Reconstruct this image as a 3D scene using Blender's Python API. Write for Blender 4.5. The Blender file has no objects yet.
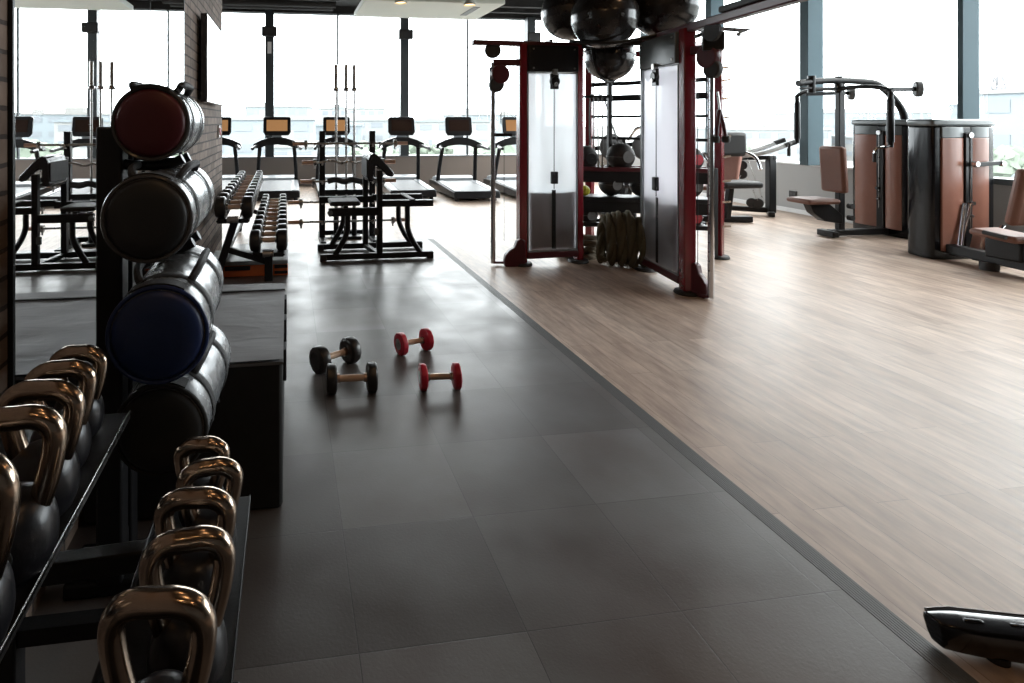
import bpy, bmesh, math, random
from mathutils import Vector as V, Matrix as M, noise
random.seed(7)
C = bpy.context.scene.collection
PI = math.pi
R = math.radians

# ------------------------------------------------------------------ materials
def pm(name, col, rough=.5, metal=0., var=.12, scale=18., bump=0., coat=0., spec=.5, bscale=None, sheen=0.):
    m = bpy.data.materials.new(name); m.use_nodes = True
    n = m.node_tree.nodes; l = m.node_tree.links
    b = n['Principled BSDF']
    tc = n.new('ShaderNodeTexCoord'); nz = n.new('ShaderNodeTexNoise')
    nz.inputs['Scale'].default_value = scale; nz.inputs['Detail'].default_value = 4
    l.new(tc.outputs['Object'], nz.inputs['Vector'])
    mx = n.new('ShaderNodeMix'); mx.data_type = 'RGBA'
    c = col
    mx.inputs['A'].default_value = (c[0]*(1-var), c[1]*(1-var), c[2]*(1-var), 1)
    mx.inputs['B'].default_value = (min(1, c[0]*(1+var)), min(1, c[1]*(1+var)), min(1, c[2]*(1+var)), 1)
    l.new(nz.outputs['Fac'], mx.inputs['Factor']); l.new(mx.outputs['Result'], b.inputs['Base Color'])
    mr = n.new('ShaderNodeMapRange')
    mr.inputs['To Min'].default_value = max(.02, rough*.85); mr.inputs['To Max'].default_value = min(1, rough*1.15)
    l.new(nz.outputs['Fac'], mr.inputs['Value']); l.new(mr.outputs['Result'], b.inputs['Roughness'])
    b.inputs['Metallic'].default_value = metal
    b.inputs['Specular IOR Level'].default_value = spec
    b.inputs['Coat Weight'].default_value = coat
    b.inputs['Coat Roughness'].default_value = .12
    if bump:
        n2 = n.new('ShaderNodeTexNoise'); n2.inputs['Scale'].default_value = bscale or scale*6
        n2.inputs['Detail'].default_value = 5
        l.new(tc.outputs['Object'], n2.inputs['Vector'])
        bp = n.new('ShaderNodeBump'); bp.inputs['Strength'].default_value = bump; bp.inputs['Distance'].default_value = .01
        l.new(n2.outputs['Fac'], bp.inputs['Height']); l.new(bp.outputs['Normal'], b.inputs['Normal'])
    return m

def emis(m, col, s):
    b = m.node_tree.nodes['Principled BSDF']
    b.inputs['Emission Color'].default_value = (*col, 1); b.inputs['Emission Strength'].default_value = s
    return m

MT = {}
MT['black'] = pm('black_powdercoat', (.009, .009, .010), .40, bump=.05, spec=.3)
MT['blacks'] = pm('black_satin_plastic', (.010, .010, .011), .3, spec=.32)
MT['gloss'] = pm('black_gloss_plastic', (.008, .008, .010), .12, coat=.4)
MT['rubber'] = pm('black_rubber', (.018, .017, .017), .6, bump=.1)
MT['maroon'] = pm('maroon_paint', (.165, .007, .014), .22, coat=.5, var=.08)
MT['maroond'] = pm('dark_maroon_plastic', (.07, .008, .014), .35)
MT['chrome'] = pm('chrome', (.62, .62, .64), .12, 1, var=.04)
MT['steel'] = pm('brushed_steel', (.45, .44, .43), .28, 1, var=.08)
MT['bronze'] = pm('worn_steel_handle', (.42, .325, .25), .19, 1, var=.25, scale=35)
MT['copper'] = pm('copper_tinted_steel', (.60, .42, .34), .3, 1, var=.1)
MT['iron'] = pm('black_cast_iron', (.010, .010, .012), .30, .1, bump=.06)
MT['towerblk'] = pm('tower_black_plastic', (.005, .005, .006), .16, spec=.3)
MT['brown'] = pm('brown_vinyl', (.16, .070, .047), .55, bump=.06)
MT['brownp'] = pm('brown_panel_plastic', (.235, .105, .075), .25, var=.06)
MT['greycap'] = pm('grey_plastic_cap', (.11, .125, .13), .25)
MT['greyrub'] = pm('grey_pad_vinyl', (.10, .10, .10), .45)
MT['belt'] = pm('running_belt', (.06, .068, .078), .5, var=.1)
MT['rail'] = pm('grey_side_rail', (.22, .24, .26), .35)
MT['screen_off'] = pm('dark_screen', (.035, .02, .015), .1, var=.05)
MT['amber'] = emis(pm('amber_reflection_screen', (.12, .05, .015), .15), (1, .52, .22), .30)  # amber emission stands in for warm light reflected in the screens
MT['vinylblk'] = pm('black_vinyl', (.025, .026, .03), .2, bump=.12, bscale=45)
MT['bagred'] = pm('dark_red_vinyl', (.075, .006, .011), .42, bump=.04)
MT['baggrey'] = pm('charcoal_vinyl_end', (.016, .018, .020), .45, bump=.04)
MT['bagblue'] = pm('navy_vinyl', (.005, .019, .085), .42, bump=.04)
MT['bagbody'] = pm('silver_grey_vinyl', (.15, .16, .17), .27, bump=.10, bscale=18, spec=.8)
MT['strap'] = pm('black_webbing', (.012, .012, .013), .7, bump=.15, bscale=300)
MT['bagrim'] = pm('pale_rim', (.06, .06, .062), .2)
MT['redd'] = pm('red_rubber', (.42, .012, .03), .35)
MT['foam'] = pm('black_foam_block', (.012, .012, .012), .8)
MT['orange'] = pm('orange_plastic', (.50, .10, .02), .45)
MT['greytop'] = pm('grey_rubber_top', (.20, .21, .22), .5, bump=.1)
MT['wood_h'] = pm('pale_wood_handle', (.78, .57, .43), .35, var=.15, scale=30)
MT['dbhead'] = pm('black_dumbbell_rubber', (.016, .014, .013), .3)
MT['ribs'] = pm('grey_ribbed_rubber', (.085, .085, .083), .5)
MT['armgrey'] = pm('silver_paint', (.55, .56, .56), .35)
MT['ball'] = pm('black_ball_vinyl', (.015, .014, .014), .22, bump=.02)
MT['rope'] = pm('olive_rope', (.085, .07, .04), .9, bump=.5, bscale=60)
MT['rope2'] = pm('pale_worn_rope', (.17, .14, .10), .9, bump=.5, bscale=60)
MT['yellow'] = pm('yellow_vinyl', (.55, .50, .03), .4)
MT['mullion'] = pm('dark_window_metal', (.035, .045, .05), .4)
MT['pillar'] = pm('blue_grey_metal', (.055, .085, .10), .5, var=.05, spec=.12)
MT['sillback'] = pm('taupe_wall_paint', (.21, .18, .16), .8, var=.04, scale=3)
MT['sillright'] = pm('grey_wall_paint', (.33, .33, .325), .75, var=.04, scale=3)
MT['whitetrim'] = pm('white_trim', (.7, .7, .7), .5, var=.02)
MT['plaster'] = pm('dark_plaster', (.12, .115, .11), .8, var=.05, scale=3)
MT['ceil'] = pm('black_ceiling', (.012, .012, .013), .8)
MT['panel'] = pm('white_panel', (.72, .76, .70), .6, var=.02)
MT['tvscreen'] = pm('tv_glass', (.01, .01, .012), .03, var=.02)
MT['red_sign'] = pm('red_plastic', (.5, .02, .02), .4)
MT['stack'] = pm('weight_stack_steel', (.055, .048, .048), .4, .4)
MT['lampw'] = emis(pm('warm_lamp_glow', (.8, .6, .4), .5), (1, .62, .32), 5.)
MT['pink'] = pm('salmon_fabric', (.35, .17, .13), .6)

def nodes_of(name):
    m = bpy.data.materials.new(name); m.use_nodes = True
    return m, m.node_tree.nodes, m.node_tree.links, m.node_tree.nodes['Principled BSDF']

def math_(n, l, op, a, b=None):
    k = n.new('ShaderNodeMath'); k.operation = op
    for i, v in enumerate((a, b)):
        if v is None: continue
        if hasattr(v, 'is_linked') or hasattr(v, 'links'): l.new(v, k.inputs[i])
        else: k.inputs[i].default_value = v
    return k.outputs[0]

def wood_floor():
    m, n, l, b = nodes_of('oak_plank_floor')
    tc = n.new('ShaderNodeTexCoord'); sp = n.new('ShaderNodeSeparateXYZ'); l.new(tc.outputs['Object'], sp.inputs[0])
    cb = n.new('ShaderNodeCombineXYZ'); l.new(sp.outputs['Y'], cb.inputs['X']); l.new(sp.outputs['X'], cb.inputs['Y'])
    br = n.new('ShaderNodeTexBrick'); l.new(cb.outputs[0], br.inputs['Vector'])
    br.offset = .37; br.inputs['Scale'].default_value = 1
    br.inputs['Brick Width'].default_value = 1.22; br.inputs['Row Height'].default_value = .145
    br.inputs['Mortar Size'].default_value = .0012; br.inputs['Mortar Smooth'].default_value = .3
    br.inputs['Color1'].default_value = (.47, .36, .285, 1); br.inputs['Color2'].default_value = (.64, .52, .43, 1)
    br.inputs['Mortar'].default_value = (.22, .15, .11, 1)
    mp = n.new('ShaderNodeMapping'); mp.inputs['Scale'].default_value = (13, 2.2, 1); l.new(tc.outputs['Object'], mp.inputs['Vector'])
    nz = n.new('ShaderNodeTexNoise'); nz.inputs['Scale'].default_value = 1.6; nz.inputs['Detail'].default_value = 6; nz.inputs['Roughness'].default_value = .62
    l.new(mp.outputs[0], nz.inputs['Vector'])
    rp = n.new('ShaderNodeValToRGB'); rp.color_ramp.elements[0].position = .32; rp.color_ramp.elements[1].position = .68
    rp.color_ramp.elements[0].color = (.55, .49, .47, 1); rp.color_ramp.elements[1].color = (1.1, 1.09, 1.08, 1)
    l.new(nz.outputs['Fac'], rp.inputs[0])
    mx = n.new('ShaderNodeMix'); mx.data_type = 'RGBA'; mx.blend_type = 'MULTIPLY'; mx.inputs['Factor'].default_value = .85
    l.new(br.outputs['Color'], mx.inputs['A']); l.new(rp.outputs[0], mx.inputs['B']); l.new(mx.outputs['Result'], b.inputs['Base Color'])
    mr = n.new('ShaderNodeMapRange'); mr.inputs['To Min'].default_value = .36; mr.inputs['To Max'].default_value = .50
    l.new(nz.outputs['Fac'], mr.inputs['Value']); l.new(mr.outputs[0], b.inputs['Roughness'])
    bp = n.new('ShaderNodeBump'); bp.inputs['Strength'].default_value = .12; bp.inputs['Distance'].default_value = .004
    l.new(nz.outputs['Fac'], bp.inputs['Height']); l.new(bp.outputs[0], b.inputs['Normal'])
    return m

def rubber_tiles():
    m, n, l, b = nodes_of('rubber_tile_floor')
    tc = n.new('ShaderNodeTexCoord')
    mp = n.new('ShaderNodeMapping'); mp.inputs['Location'].default_value = (-.199+4.992, -1.622+4.99, 0); l.new(tc.outputs['Object'], mp.inputs['Vector'])
    br = n.new('ShaderNodeTexBrick'); l.new(mp.outputs[0], br.inputs['Vector'])
    br.offset = 0; br.inputs['Scale'].default_value = 1; br.inputs['Brick Width'].default_value = .4992; br.inputs['Row Height'].default_value = .499
    br.inputs['Mortar Size'].default_value = .0022; br.inputs['Mortar Smooth'].default_value = .6
    br.inputs['Color1'].default_value = (.066, .059, .055, 1); br.inputs['Color2'].default_value = (.130, .126, .124, 1); br.inputs['Mortar'].default_value = (.035, .033, .031, 1)
    nz = n.new('ShaderNodeTexNoise'); nz.inputs['Scale'].default_value = 2.2; nz.inputs['Detail'].default_value = 5
    l.new(tc.outputs['Object'], nz.inputs['Vector'])
    rp = n.new('ShaderNodeValToRGB'); rp.color_ramp.elements[0].position = .35; rp.color_ramp.elements[1].position = .68
    rp.color_ramp.elements[0].color = (.70, .56, .50, 1); rp.color_ramp.elements[1].color = (1.15, 1.18, 1.18, 1)
    l.new(nz.outputs['Fac'], rp.inputs[0])
    mx = n.new('ShaderNodeMix'); mx.data_type = 'RGBA'; mx.blend_type = 'MULTIPLY'; mx.inputs['Factor'].default_value = .9
    l.new(br.outputs['Color'], mx.inputs['A']); l.new(rp.outputs[0], mx.inputs['B']); l.new(mx.outputs['Result'], b.inputs['Base Color'])
    mr = n.new('ShaderNodeMapRange'); mr.inputs['To Min'].default_value = .47; mr.inputs['To Max'].default_value = .29; b.inputs['Specular IOR Level'].default_value = .85
    n3 = n.new('ShaderNodeTexNoise'); n3.inputs['Scale'].default_value = 3.2; n3.inputs['Detail'].default_value = 3; n3.inputs['Roughness'].default_value = .5
    l.new(tc.outputs['Object'], n3.inputs['Vector']); mr.inputs['From Min'].default_value = .2; mr.inputs['From Max'].default_value = .8
    l.new(n3.outputs['Fac'], mr.inputs['Value']); l.new(mr.outputs[0], b.inputs['Roughness'])
    n2 = n.new('ShaderNodeTexNoise'); n2.inputs['Scale'].default_value = 120; l.new(tc.outputs['Object'], n2.inputs['Vector'])
    ad = math_(n, l, 'MULTIPLY', n2.outputs['Fac'], .5); s2 = math_(n, l, 'SUBTRACT', ad, math_(n, l, 'MULTIPLY', br.outputs['Fac'], .2))
    bp = n.new('ShaderNodeBump'); bp.inputs['Strength'].default_value = .22; bp.inputs['Distance'].default_value = .004
    l.new(s2, bp.inputs['Height']); l.new(bp.outputs[0], b.inputs['Normal'])
    return m

def brick_mat():
    m, n, l, b = nodes_of('brown_brick')
    tc = n.new('ShaderNodeTexCoord'); sp = n.new('ShaderNodeSeparateXYZ'); l.new(tc.outputs['Object'], sp.inputs[0])
    hx = math_(n, l, 'ADD', sp.outputs['X'], sp.outputs['Y'])
    cb = n.new('ShaderNodeCombineXYZ'); l.new(hx, cb.inputs['X']); l.new(sp.outputs['Z'], cb.inputs['Y'])
    nz = n.new('ShaderNodeTexNoise'); nz.inputs['Scale'].default_value = 14; nz.inputs['Detail'].default_value = 6; l.new(tc.outputs['Object'], nz.inputs['Vector'])
    ds = n.new('ShaderNodeVectorMath'); ds.operation = 'MULTIPLY_ADD'
    l.new(nz.outputs['Color'], ds.inputs[0]); ds.inputs[1].default_value = (.012, .012, 0); l.new(cb.outputs[0], ds.inputs[2])
    br = n.new('ShaderNodeTexBrick'); l.new(ds.outputs[0], br.inputs['Vector']); br.inputs['Scale'].default_value = 1
    br.inputs['Brick Width'].default_value = .25; br.inputs['Row Height'].default_value = .078; br.inputs['Mortar Size'].default_value = .007
    br.inputs['Color1'].default_value = (.20, .145, .115, 1); br.inputs['Color2'].default_value = (.34, .255, .205, 1); br.inputs['Mortar'].default_value = (.07, .055, .05, 1)
    mx = n.new('ShaderNodeMix'); mx.data_type = 'RGBA'; mx.blend_type = 'MULTIPLY'; mx.inputs['Factor'].default_value = .6
    l.new(br.outputs['Color'], mx.inputs['A']); l.new(nz.outputs['Fac'], mx.inputs['B']); l.new(mx.outputs['Result'], b.inputs['Base Color'])
    b.inputs['Roughness'].default_value = .85
    h = math_(n, l, 'SUBTRACT', math_(n, l, 'MULTIPLY', nz.outputs['Fac'], .6), br.outputs['Fac'])
    bp = n.new('ShaderNodeBump'); bp.inputs['Strength'].default_value = .8; bp.inputs['Distance'].default_value = .012
    l.new(h, bp.inputs['Height']); l.new(bp.outputs[0], b.inputs['Normal'])
    return m

def wrinkled_vinyl():
    m, n, l, b = nodes_of('grey_wrinkled_vinyl')
    tc = n.new('ShaderNodeTexCoord'); mp = n.new('ShaderNodeMapping'); mp.inputs['Scale'].default_value = (1.6, 4.5, 2); mp.inputs['Rotation'].default_value = (0, 0, .25)
    l.new(tc.outputs['Object'], mp.inputs[0])
    nz = n.new('ShaderNodeTexNoise'); nz.inputs['Scale'].default_value = 2.6; nz.inputs['Detail'].default_value = 4; nz.inputs['Distortion'].default_value = .8
    l.new(mp.outputs[0], nz.inputs['Vector'])
    b.inputs['Base Color'].default_value = (.12, .12, .125, 1); b.inputs['Roughness'].default_value = .62; b.inputs['Specular IOR Level'].default_value = .35
    bp = n.new('ShaderNodeBump'); bp.inputs['Strength'].default_value = .3; bp.inputs['Distance'].default_value = .012
    l.new(nz.outputs['Fac'], bp.inputs['Height']); l.new(bp.outputs[0], b.inputs['Normal'])
    return m

def glass_mat(name='window_glass', tint=(.97, .99, .985)):
    m, n, l, b = nodes_of(name); n.remove(b)
    out = n['Material Output']
    tr = n.new('ShaderNodeBsdfTransparent'); tr.inputs['Color'].default_value = (*tint, 1)
    gl = n.new('ShaderNodeBsdfGlossy'); gl.inputs['Roughness'].default_value = .02
    fr = n.new('ShaderNodeFresnel'); fr.inputs['IOR'].default_value = 1.35
    ge = n.new('ShaderNodeNewGeometry'); fb = math_(n, l, 'MULTIPLY', fr.outputs[0], math_(n, l, 'SUBTRACT', 1., ge.outputs['Backfacing']))
    mx = n.new('ShaderNodeMixShader'); l.new(fb, mx.inputs[0]); l.new(tr.outputs[0], mx.inputs[1]); l.new(gl.outputs[0], mx.inputs[2])
    l.new(mx.outputs[0], out.inputs['Surface'])
    return m

def frosted():
    m, n, l, b = nodes_of('frosted_shroud'); n.remove(b)
    out = n['Material Output']
    tl = n.new('ShaderNodeBsdfTranslucent'); tl.inputs['Color'].default_value = (.97, .97, .99, 1)
    df = n.new('ShaderNodeBsdfDiffuse'); df.inputs['Color'].default_value = (.75, .75, .78, 1)
    tr = n.new('ShaderNodeBsdfTransparent'); tr.inputs['Color'].default_value = (.95, .95, .97, 1)
    gl = n.new('ShaderNodeBsdfGlossy'); gl.inputs['Roughness'].default_value = .2
    a = n.new('ShaderNodeMixShader'); a.inputs[0].default_value = .12; l.new(tl.outputs[0], a.inputs[1]); l.new(df.outputs[0], a.inputs[2])
    c = n.new('ShaderNodeMixShader'); c.inputs[0].default_value = .20; l.new(a.outputs[0], c.inputs[1]); l.new(tr.outputs[0], c.inputs[2])
    lw = n.new('ShaderNodeFresnel'); lw.inputs['IOR'].default_value = 1.4
    ge = n.new('ShaderNodeNewGeometry'); fb = math_(n, l, 'MULTIPLY', lw.outputs[0], math_(n, l, 'SUBTRACT', 1., ge.outputs['Backfacing']))
    d = n.new('ShaderNodeMixShader'); l.new(fb, d.inputs[0]); l.new(c.outputs[0], d.inputs[1]); l.new(gl.outputs[0], d.inputs[2])
    l.new(d.outputs[0], out.inputs['Surface'])
    return m

def mirror_mat():
    m, n, l, b = nodes_of('mirror_glass')
    tc = n.new('ShaderNodeTexCoord'); nz = n.new('ShaderNodeTexNoise'); nz.inputs['Scale'].default_value = 2; l.new(tc.outputs['Object'], nz.inputs['Vector'])
    mr = n.new('ShaderNodeMapRange'); mr.inputs['To Min'].default_value = .78; mr.inputs['To Max'].default_value = .82; l.new(nz.outputs['Fac'], mr.inputs['Value'])
    l.new(mr.outputs[0], b.inputs['Base Color'])
    b.inputs['Metallic'].default_value = 1; b.inputs['Roughness'].default_value = .01
    return m

MT['wood'] = wood_floor(); MT['mat'] = rubber_tiles(); MT['brick'] = brick_mat(); MT['wrinkle'] = wrinkled_vinyl()
MT['glass'] = glass_mat(); MT['frost'] = frosted(); MT['mirror'] = mirror_mat()

# ------------------------------------------------------------------ mesh builder
class MB:
    def __init__(s): s.b = bmesh.new()
    def _add(s, verts, faces):
        vs = [s.b.verts.new(v) for v in verts]
        for f in faces:
            try: s.b.faces.new([vs[i] for i in f])
            except ValueError: pass
        return s
    def box(s, c, d, rot=None, taper=1.):
        x, y, z = d[0]/2, d[1]/2, d[2]/2
        p = [V((i*x*(taper if k > 0 else 1), j*y*(taper if k > 0 else 1), k*z)) for k in (-1, 1) for j in (-1, 1) for i in (-1, 1)]
        if rot is not None: p = [rot @ q for q in p]
        c = V(c)
        return s._add([c+q for q in p], [(0, 2, 3, 1), (4, 5, 7, 6), (0, 1, 5, 4), (2, 6, 7, 3), (0, 4, 6, 2), (1, 3, 7, 5)])
    def mm(s, a, b): return s.box([(a[i]+b[i])/2 for i in range(3)], [abs(b[i]-a[i]) for i in range(3)])
    def bar(s, p0, p1, w, h, up=(0, 0, 1)):
        p0, p1 = V(p0), V(p1); d = (p1-p0); L = d.length; d.normalize()
        u = V(up)
        if abs(d.dot(u)) > .98: u = V((1, 0, 0))
        x = d.cross(u).normalized(); z = x.cross(d).normalized()
        return s.box((p0+p1)/2, (w, L, h), M((x, d, z)).transposed())
    def cyl(s, p0, p1, r, r2=None, n=16):
        return s.lathe([(0, 0), (r, 0), (r if r2 is None else r2, (V(p1)-V(p0)).length), (0, (V(p1)-V(p0)).length)], p0, V(p1)-V(p0), n)
    def lathe(s, prof, o, axis, n=20):
        o = V(o); a = V(axis).normalized()
        t = V((0, 0, 1)) if abs(a.z) < .9 else V((1, 0, 0))
        x = a.cross(t).normalized(); y = a.cross(x)
        rings = []
        for r, h in prof:
            if r < 1e-6: rings.append([s.b.verts.new(o+a*h)])
            else: rings.append([s.b.verts.new(o+a*h+x*(r*math.cos(2*PI*i/n))+y*(r*math.sin(2*PI*i/n))) for i in range(n)])
        for A, B in zip(rings, rings[1:]):
            for i in range(n):
                j = (i+1) % n
                if len(A) == 1 and len(B) == 1: continue
                if len(A) == 1: f = (A[0], B[j], B[i])
                elif len(B) == 1: f = (A[i], A[j], B[0])
                else: f = (A[i], A[j], B[j], B[i])
                try: s.b.faces.new(f)
                except ValueError: pass
        return s
    def sphere(s, c, r, sc=(1, 1, 1), n=28):
        k = bmesh.ops.create_uvsphere(s.b, u_segments=n, v_segments=n//2+2, radius=r)
        for v in k['verts']: v.co = V((v.co.x*sc[0], v.co.y*sc[1], v.co.z*sc[2]))+V(c)
        return s
    def tube(s, pts, r, n=10, closed=False, sub=1, flat=1.):
        P = [V(p) for p in pts]
        if sub > 1: P = smooth(P, sub, closed)
        m = len(P); rings = []; px = None
        for i, p in enumerate(P):
            if closed: d = (P[(i+1) % m]-P[i-1])
            else: d = P[min(i+1, m-1)]-P[max(i-1, 0)]
            d = d.normalized()
            if px is None:
                t = V((0, 0, 1)) if abs(d.z) < .9 else V((1, 0, 0)); px = d.cross(t).normalized()
            else:
                px = (px-d*px.dot(d)); px.normalize()
            y = d.cross(px); rr = r[i] if isinstance(r, (list, tuple)) and len(r) == m else (r if not isinstance(r, (list, tuple)) else r[0])
            rings.append([s.b.verts.new(p+px*(rr*math.cos(2*PI*k/n))+y*(rr*flat*math.sin(2*PI*k/n))) for k in range(n)])
        for i in range(m if closed else m-1):
            A, B = rings[i], rings[(i+1) % m]
            for k in range(n):
                j = (k+1) % n
                try: s.b.faces.new((A[k], A[j], B[j], B[k]))
                except ValueError: pass
        if not closed:
            s.b.faces.new(rings[0][::-1]); s.b.faces.new(rings[-1])
        return s
    def prism(s, poly, o, ax, ay, depth):
        o, ax, ay = V(o), V(ax), V(ay); az = ax.cross(ay).normalized()*depth
        n = len(poly)
        a = [s.b.verts.new(o+ax*p[0]+ay*p[1]) for p in poly]; b = [s.b.verts.new(o+ax*p[0]+ay*p[1]+az) for p in poly]
        s.b.faces.new(a[::-1]); s.b.faces.new(b)
        for i in range(n):
            j = (i+1) % n; s.b.faces.new((a[i], a[j], b[j], b[i]))
        return s
    def ribbon(s, pts, w, th, side):           # flat strap along pts, width w in direction side
        P = [V(p) for p in pts]; sd = V(side).normalized()*(w/2); rings = []
        for i, p in enumerate(P):
            d = (P[min(i+1, len(P)-1)]-P[max(i-1, 0)]).normalized(); nn = d.cross(sd).normalized()*(th/2)
            rings.append([s.b.verts.new(q) for q in (p-sd-nn, p+sd-nn, p+sd+nn, p-sd+nn)])
        for A, B in zip(rings, rings[1:]):
            for k in range(4): s.b.faces.new((A[k], A[(k+1) % 4], B[(k+1) % 4], B[k]))
        s.b.faces.new(rings[0][::-1]); s.b.faces.new(rings[-1])
        return s
    def build(s, name, mat, parent=None, bev=0., off=None, ang=40, loc=None):
        bmesh.ops.recalc_face_normals(s.b, faces=s.b.faces[:])
        me = bpy.data.meshes.new(name)
        if off is not None:
            for v in s.b.verts: v.co -= V(off)
        s.b.to_mesh(me); s.b.free()
        me.shade_smooth(); me.set_sharp_from_angle(angle=R(ang))
        me.materials.append(MT[mat] if isinstance(mat, str) else mat)
        o = bpy.data.objects.new(name, me); C.objects.link(o)
        if parent is not None: o.parent = parent
        if loc is not None: o.location = loc
        if bev:
            b = o.modifiers.new('bevel', 'BEVEL'); b.width = bev; b.segments = 2; b.limit_method = 'ANGLE'; b.angle_limit = R(35)
        return o

def smooth(P, sub, closed=False):
    out = []; m = len(P)
    for i in range(m if closed else m-1):
        if closed: a, b, c, d = P[i-1], P[i], P[(i+1) % m], P[(i+2) % m]
        else: a, b, c, d = P[max(i-1, 0)], P[i], P[i+1], P[min(i+2, m-1)]
        for k in range(sub):
            t = k/sub
            out.append(.5*((2*b)+(c-a)*t+(2*a-5*b+4*c-d)*t*t+(3*b-a-3*c+d)*t*t*t))
    if not closed: out.append(P[-1])
    return out

def thing(name, label, cat, loc=(0, 0, 0), rz=0., group=None):
    o = bpy.data.objects.new(name, None); C.objects.link(o); o.empty_display_size = .1
    o.location = loc; o.rotation_euler = (0, 0, rz); o['label'] = label; o['category'] = cat
    if group: o['group'] = group
    return o
def tag(o, label, cat, group=None, kind=None):
    o['label'] = label; o['category'] = cat
    if group: o['group'] = group
    if kind: o['kind'] = kind
    return o
def struct(o, label=None):
    o['kind'] = 'structure'
    if label: o['label'] = label
    return o
def dup(root, label, loc=None, rz=None):
    r = root.copy(); C.objects.link(r); r['label'] = label
    if loc is not None: r.location = loc
    if rz is not None: r.rotation_euler = (0, 0, rz)
    for ch in list(root.children):
        c = ch.copy(); C.objects.link(c); c.parent = r
        for g in list(ch.children):
            d = g.copy(); C.objects.link(d); d.parent = c
    return r

# ------------------------------------------------------------------ room shell
XL, XR, YB, YF, ZC = -.77, 8.26, 13.5, -4.5, 4.2
XLL = -4.6
struct(MB().mm((XLL-.3, YF-.2, -.15), (XR+.3, YB+.3, 0)).build('floor', 'wood'))
struct(MB().mm((XLL-.3, YF-.2, ZC), (XR+.3, YB+.3, ZC+.2)).build('ceiling', 'ceil'))
# rubber tiled area: slab with a ribbed sloping border
MATX, MATY, MATZ = 1.765, 7.2, .012
struct(MB().mm((XL, YF, 0), (MATX, MATY, MATZ)).build('floor_rubber', 'mat'), 'dark grey rubber tile flooring beside the wood floor')
b = MB()
for k in range(7):
    x0 = MATX+k*.0115; z = MATZ*(1-k/8)+.001
    b.mm((x0+.0012, YF, 0), (x0+.0095, MATY, z))
b.mm((MATX, YF, 0), (MATX+.083, MATY, .0022))
struct(b.build('floor_trim_1', 'ribs'), 'ribbed rubber ramp strip along the edge of the tiled mat')

# left brick partition
struct(MB().mm((XL-.3, YF, 0), (XL, 7.0, ZC)).build('wall_left', 'brick'))
struct(MB().mm((XLL-.2, 7.0-.2, 0), (XLL, YB, ZC)).mm((XLL, 6.8, 0), (XL-.3, 7.0, ZC)).build('wall_left_rear', 'plaster'))
struct(MB().mm((XL-.3, YF-.2, 0), (XR+.2, YF, ZC)).build('wall_front', 'plaster'))
# back wall: low wall and glazing
SB = .66
struct(MB().mm((XLL, YB, 0), (XR+.2, YB+.25, SB)).build('wall_back', 'sillback'))
struct(MB().mm((XLL, YB-.03, SB), (XR, YB+.25, SB+.03)).build('trim_1', 'rail'), 'window sill along the back wall')
struct(MB().mm((XLL, YB, 4.02), (XR+.2, YB+.25, ZC)).build('wall_back_lintel', 'ceil'))
mx0, msp = -.417, 3.15
mull = [mx0+msp*k for k in (-1, 0, 1, 2)]
for i, x in enumerate(mull):
    struct(MB().mm((x-.10, YB-.12, SB+.03), (x+.10, YB+.12, 4.05)).build('window_frame_%d' % (i+1), 'mullion', bev=.006), 'dark vertical window post in the back wall')
edges = [XLL]+mull+[XR]
npane = 0
for a, c in zip(edges, edges[1:]):
    mid = (a+c)/2
    segs = [(a, mid), (mid, c)] if c-a > 2.6 else [(a, c)]
    for p, q in segs:
        npane += 1
        w = MB().mm((p, YB+.05, SB+.03), (q, YB+.053, 4.03)).build('window_%d' % npane, 'glass'); struct(w)
        if len(segs) == 2 and q == mid:
            struct(MB().mm((mid-.022, YB+.02, SB+.03), (mid+.022, YB+.09, 4.03)).build('window_seam_%d' % npane, 'mullion'))
# right wall: low wall and glazing
SR = .80
struct(MB().mm((XR, YF, 0), (XR+.25, YB, SR)).build('wall_right', 'sillright'))
struct(MB().mm((XR-.012, YF, 0), (XR, YB, .07)).build('baseboard_right', 'whitetrim', bev=.003))
struct(MB().mm((XR-.03, 5.98, SR), (XR+.25, YB-.12, SR+.025)).build('trim_2', 'whitetrim'), 'pale sill under the right windows')
struct(MB().mm((XR-.03, 1.7, SR-.03), (XR+.25, 5.84, SR+.04)).build('trim_3', 'mullion'), 'black sill under the nearest right window')
struct(MB().mm((XR, YF, 4.05), (XR+.25, YB, ZC)).build('wall_right_lintel', 'ceil'))
struct(MB().mm((XR, YF, SR), (XR+.25, 1.7, ZC)).build('wall_right_light_block', 'plaster'))  # unseen wall added over the near windows to keep their light off the foreground
py = [-2.48, -.40, 1.68, 3.76, 5.84, 7.92, 10.0, 12.08]
for i, y in enumerate(py[2:]):
    struct(MB().mm((8.0, y, SR+.02), (XR+.015 if y > 6 else XR-.02, y+(.15 if y > 6 else .06), ZC)).build('window_post_%d' % (i+1), 'pillar', bev=.005), 'blue-grey window post in the right wall')
ed = py[2:]+[YB]
for i, (a, c) in enumerate(zip(ed, ed[1:])):
    npane += 1
    struct(MB().mm((XR+.08, a+.03, SR+.02), (XR+.083, c, 4.06)).build('window_%d' % npane, 'glass'))
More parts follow.
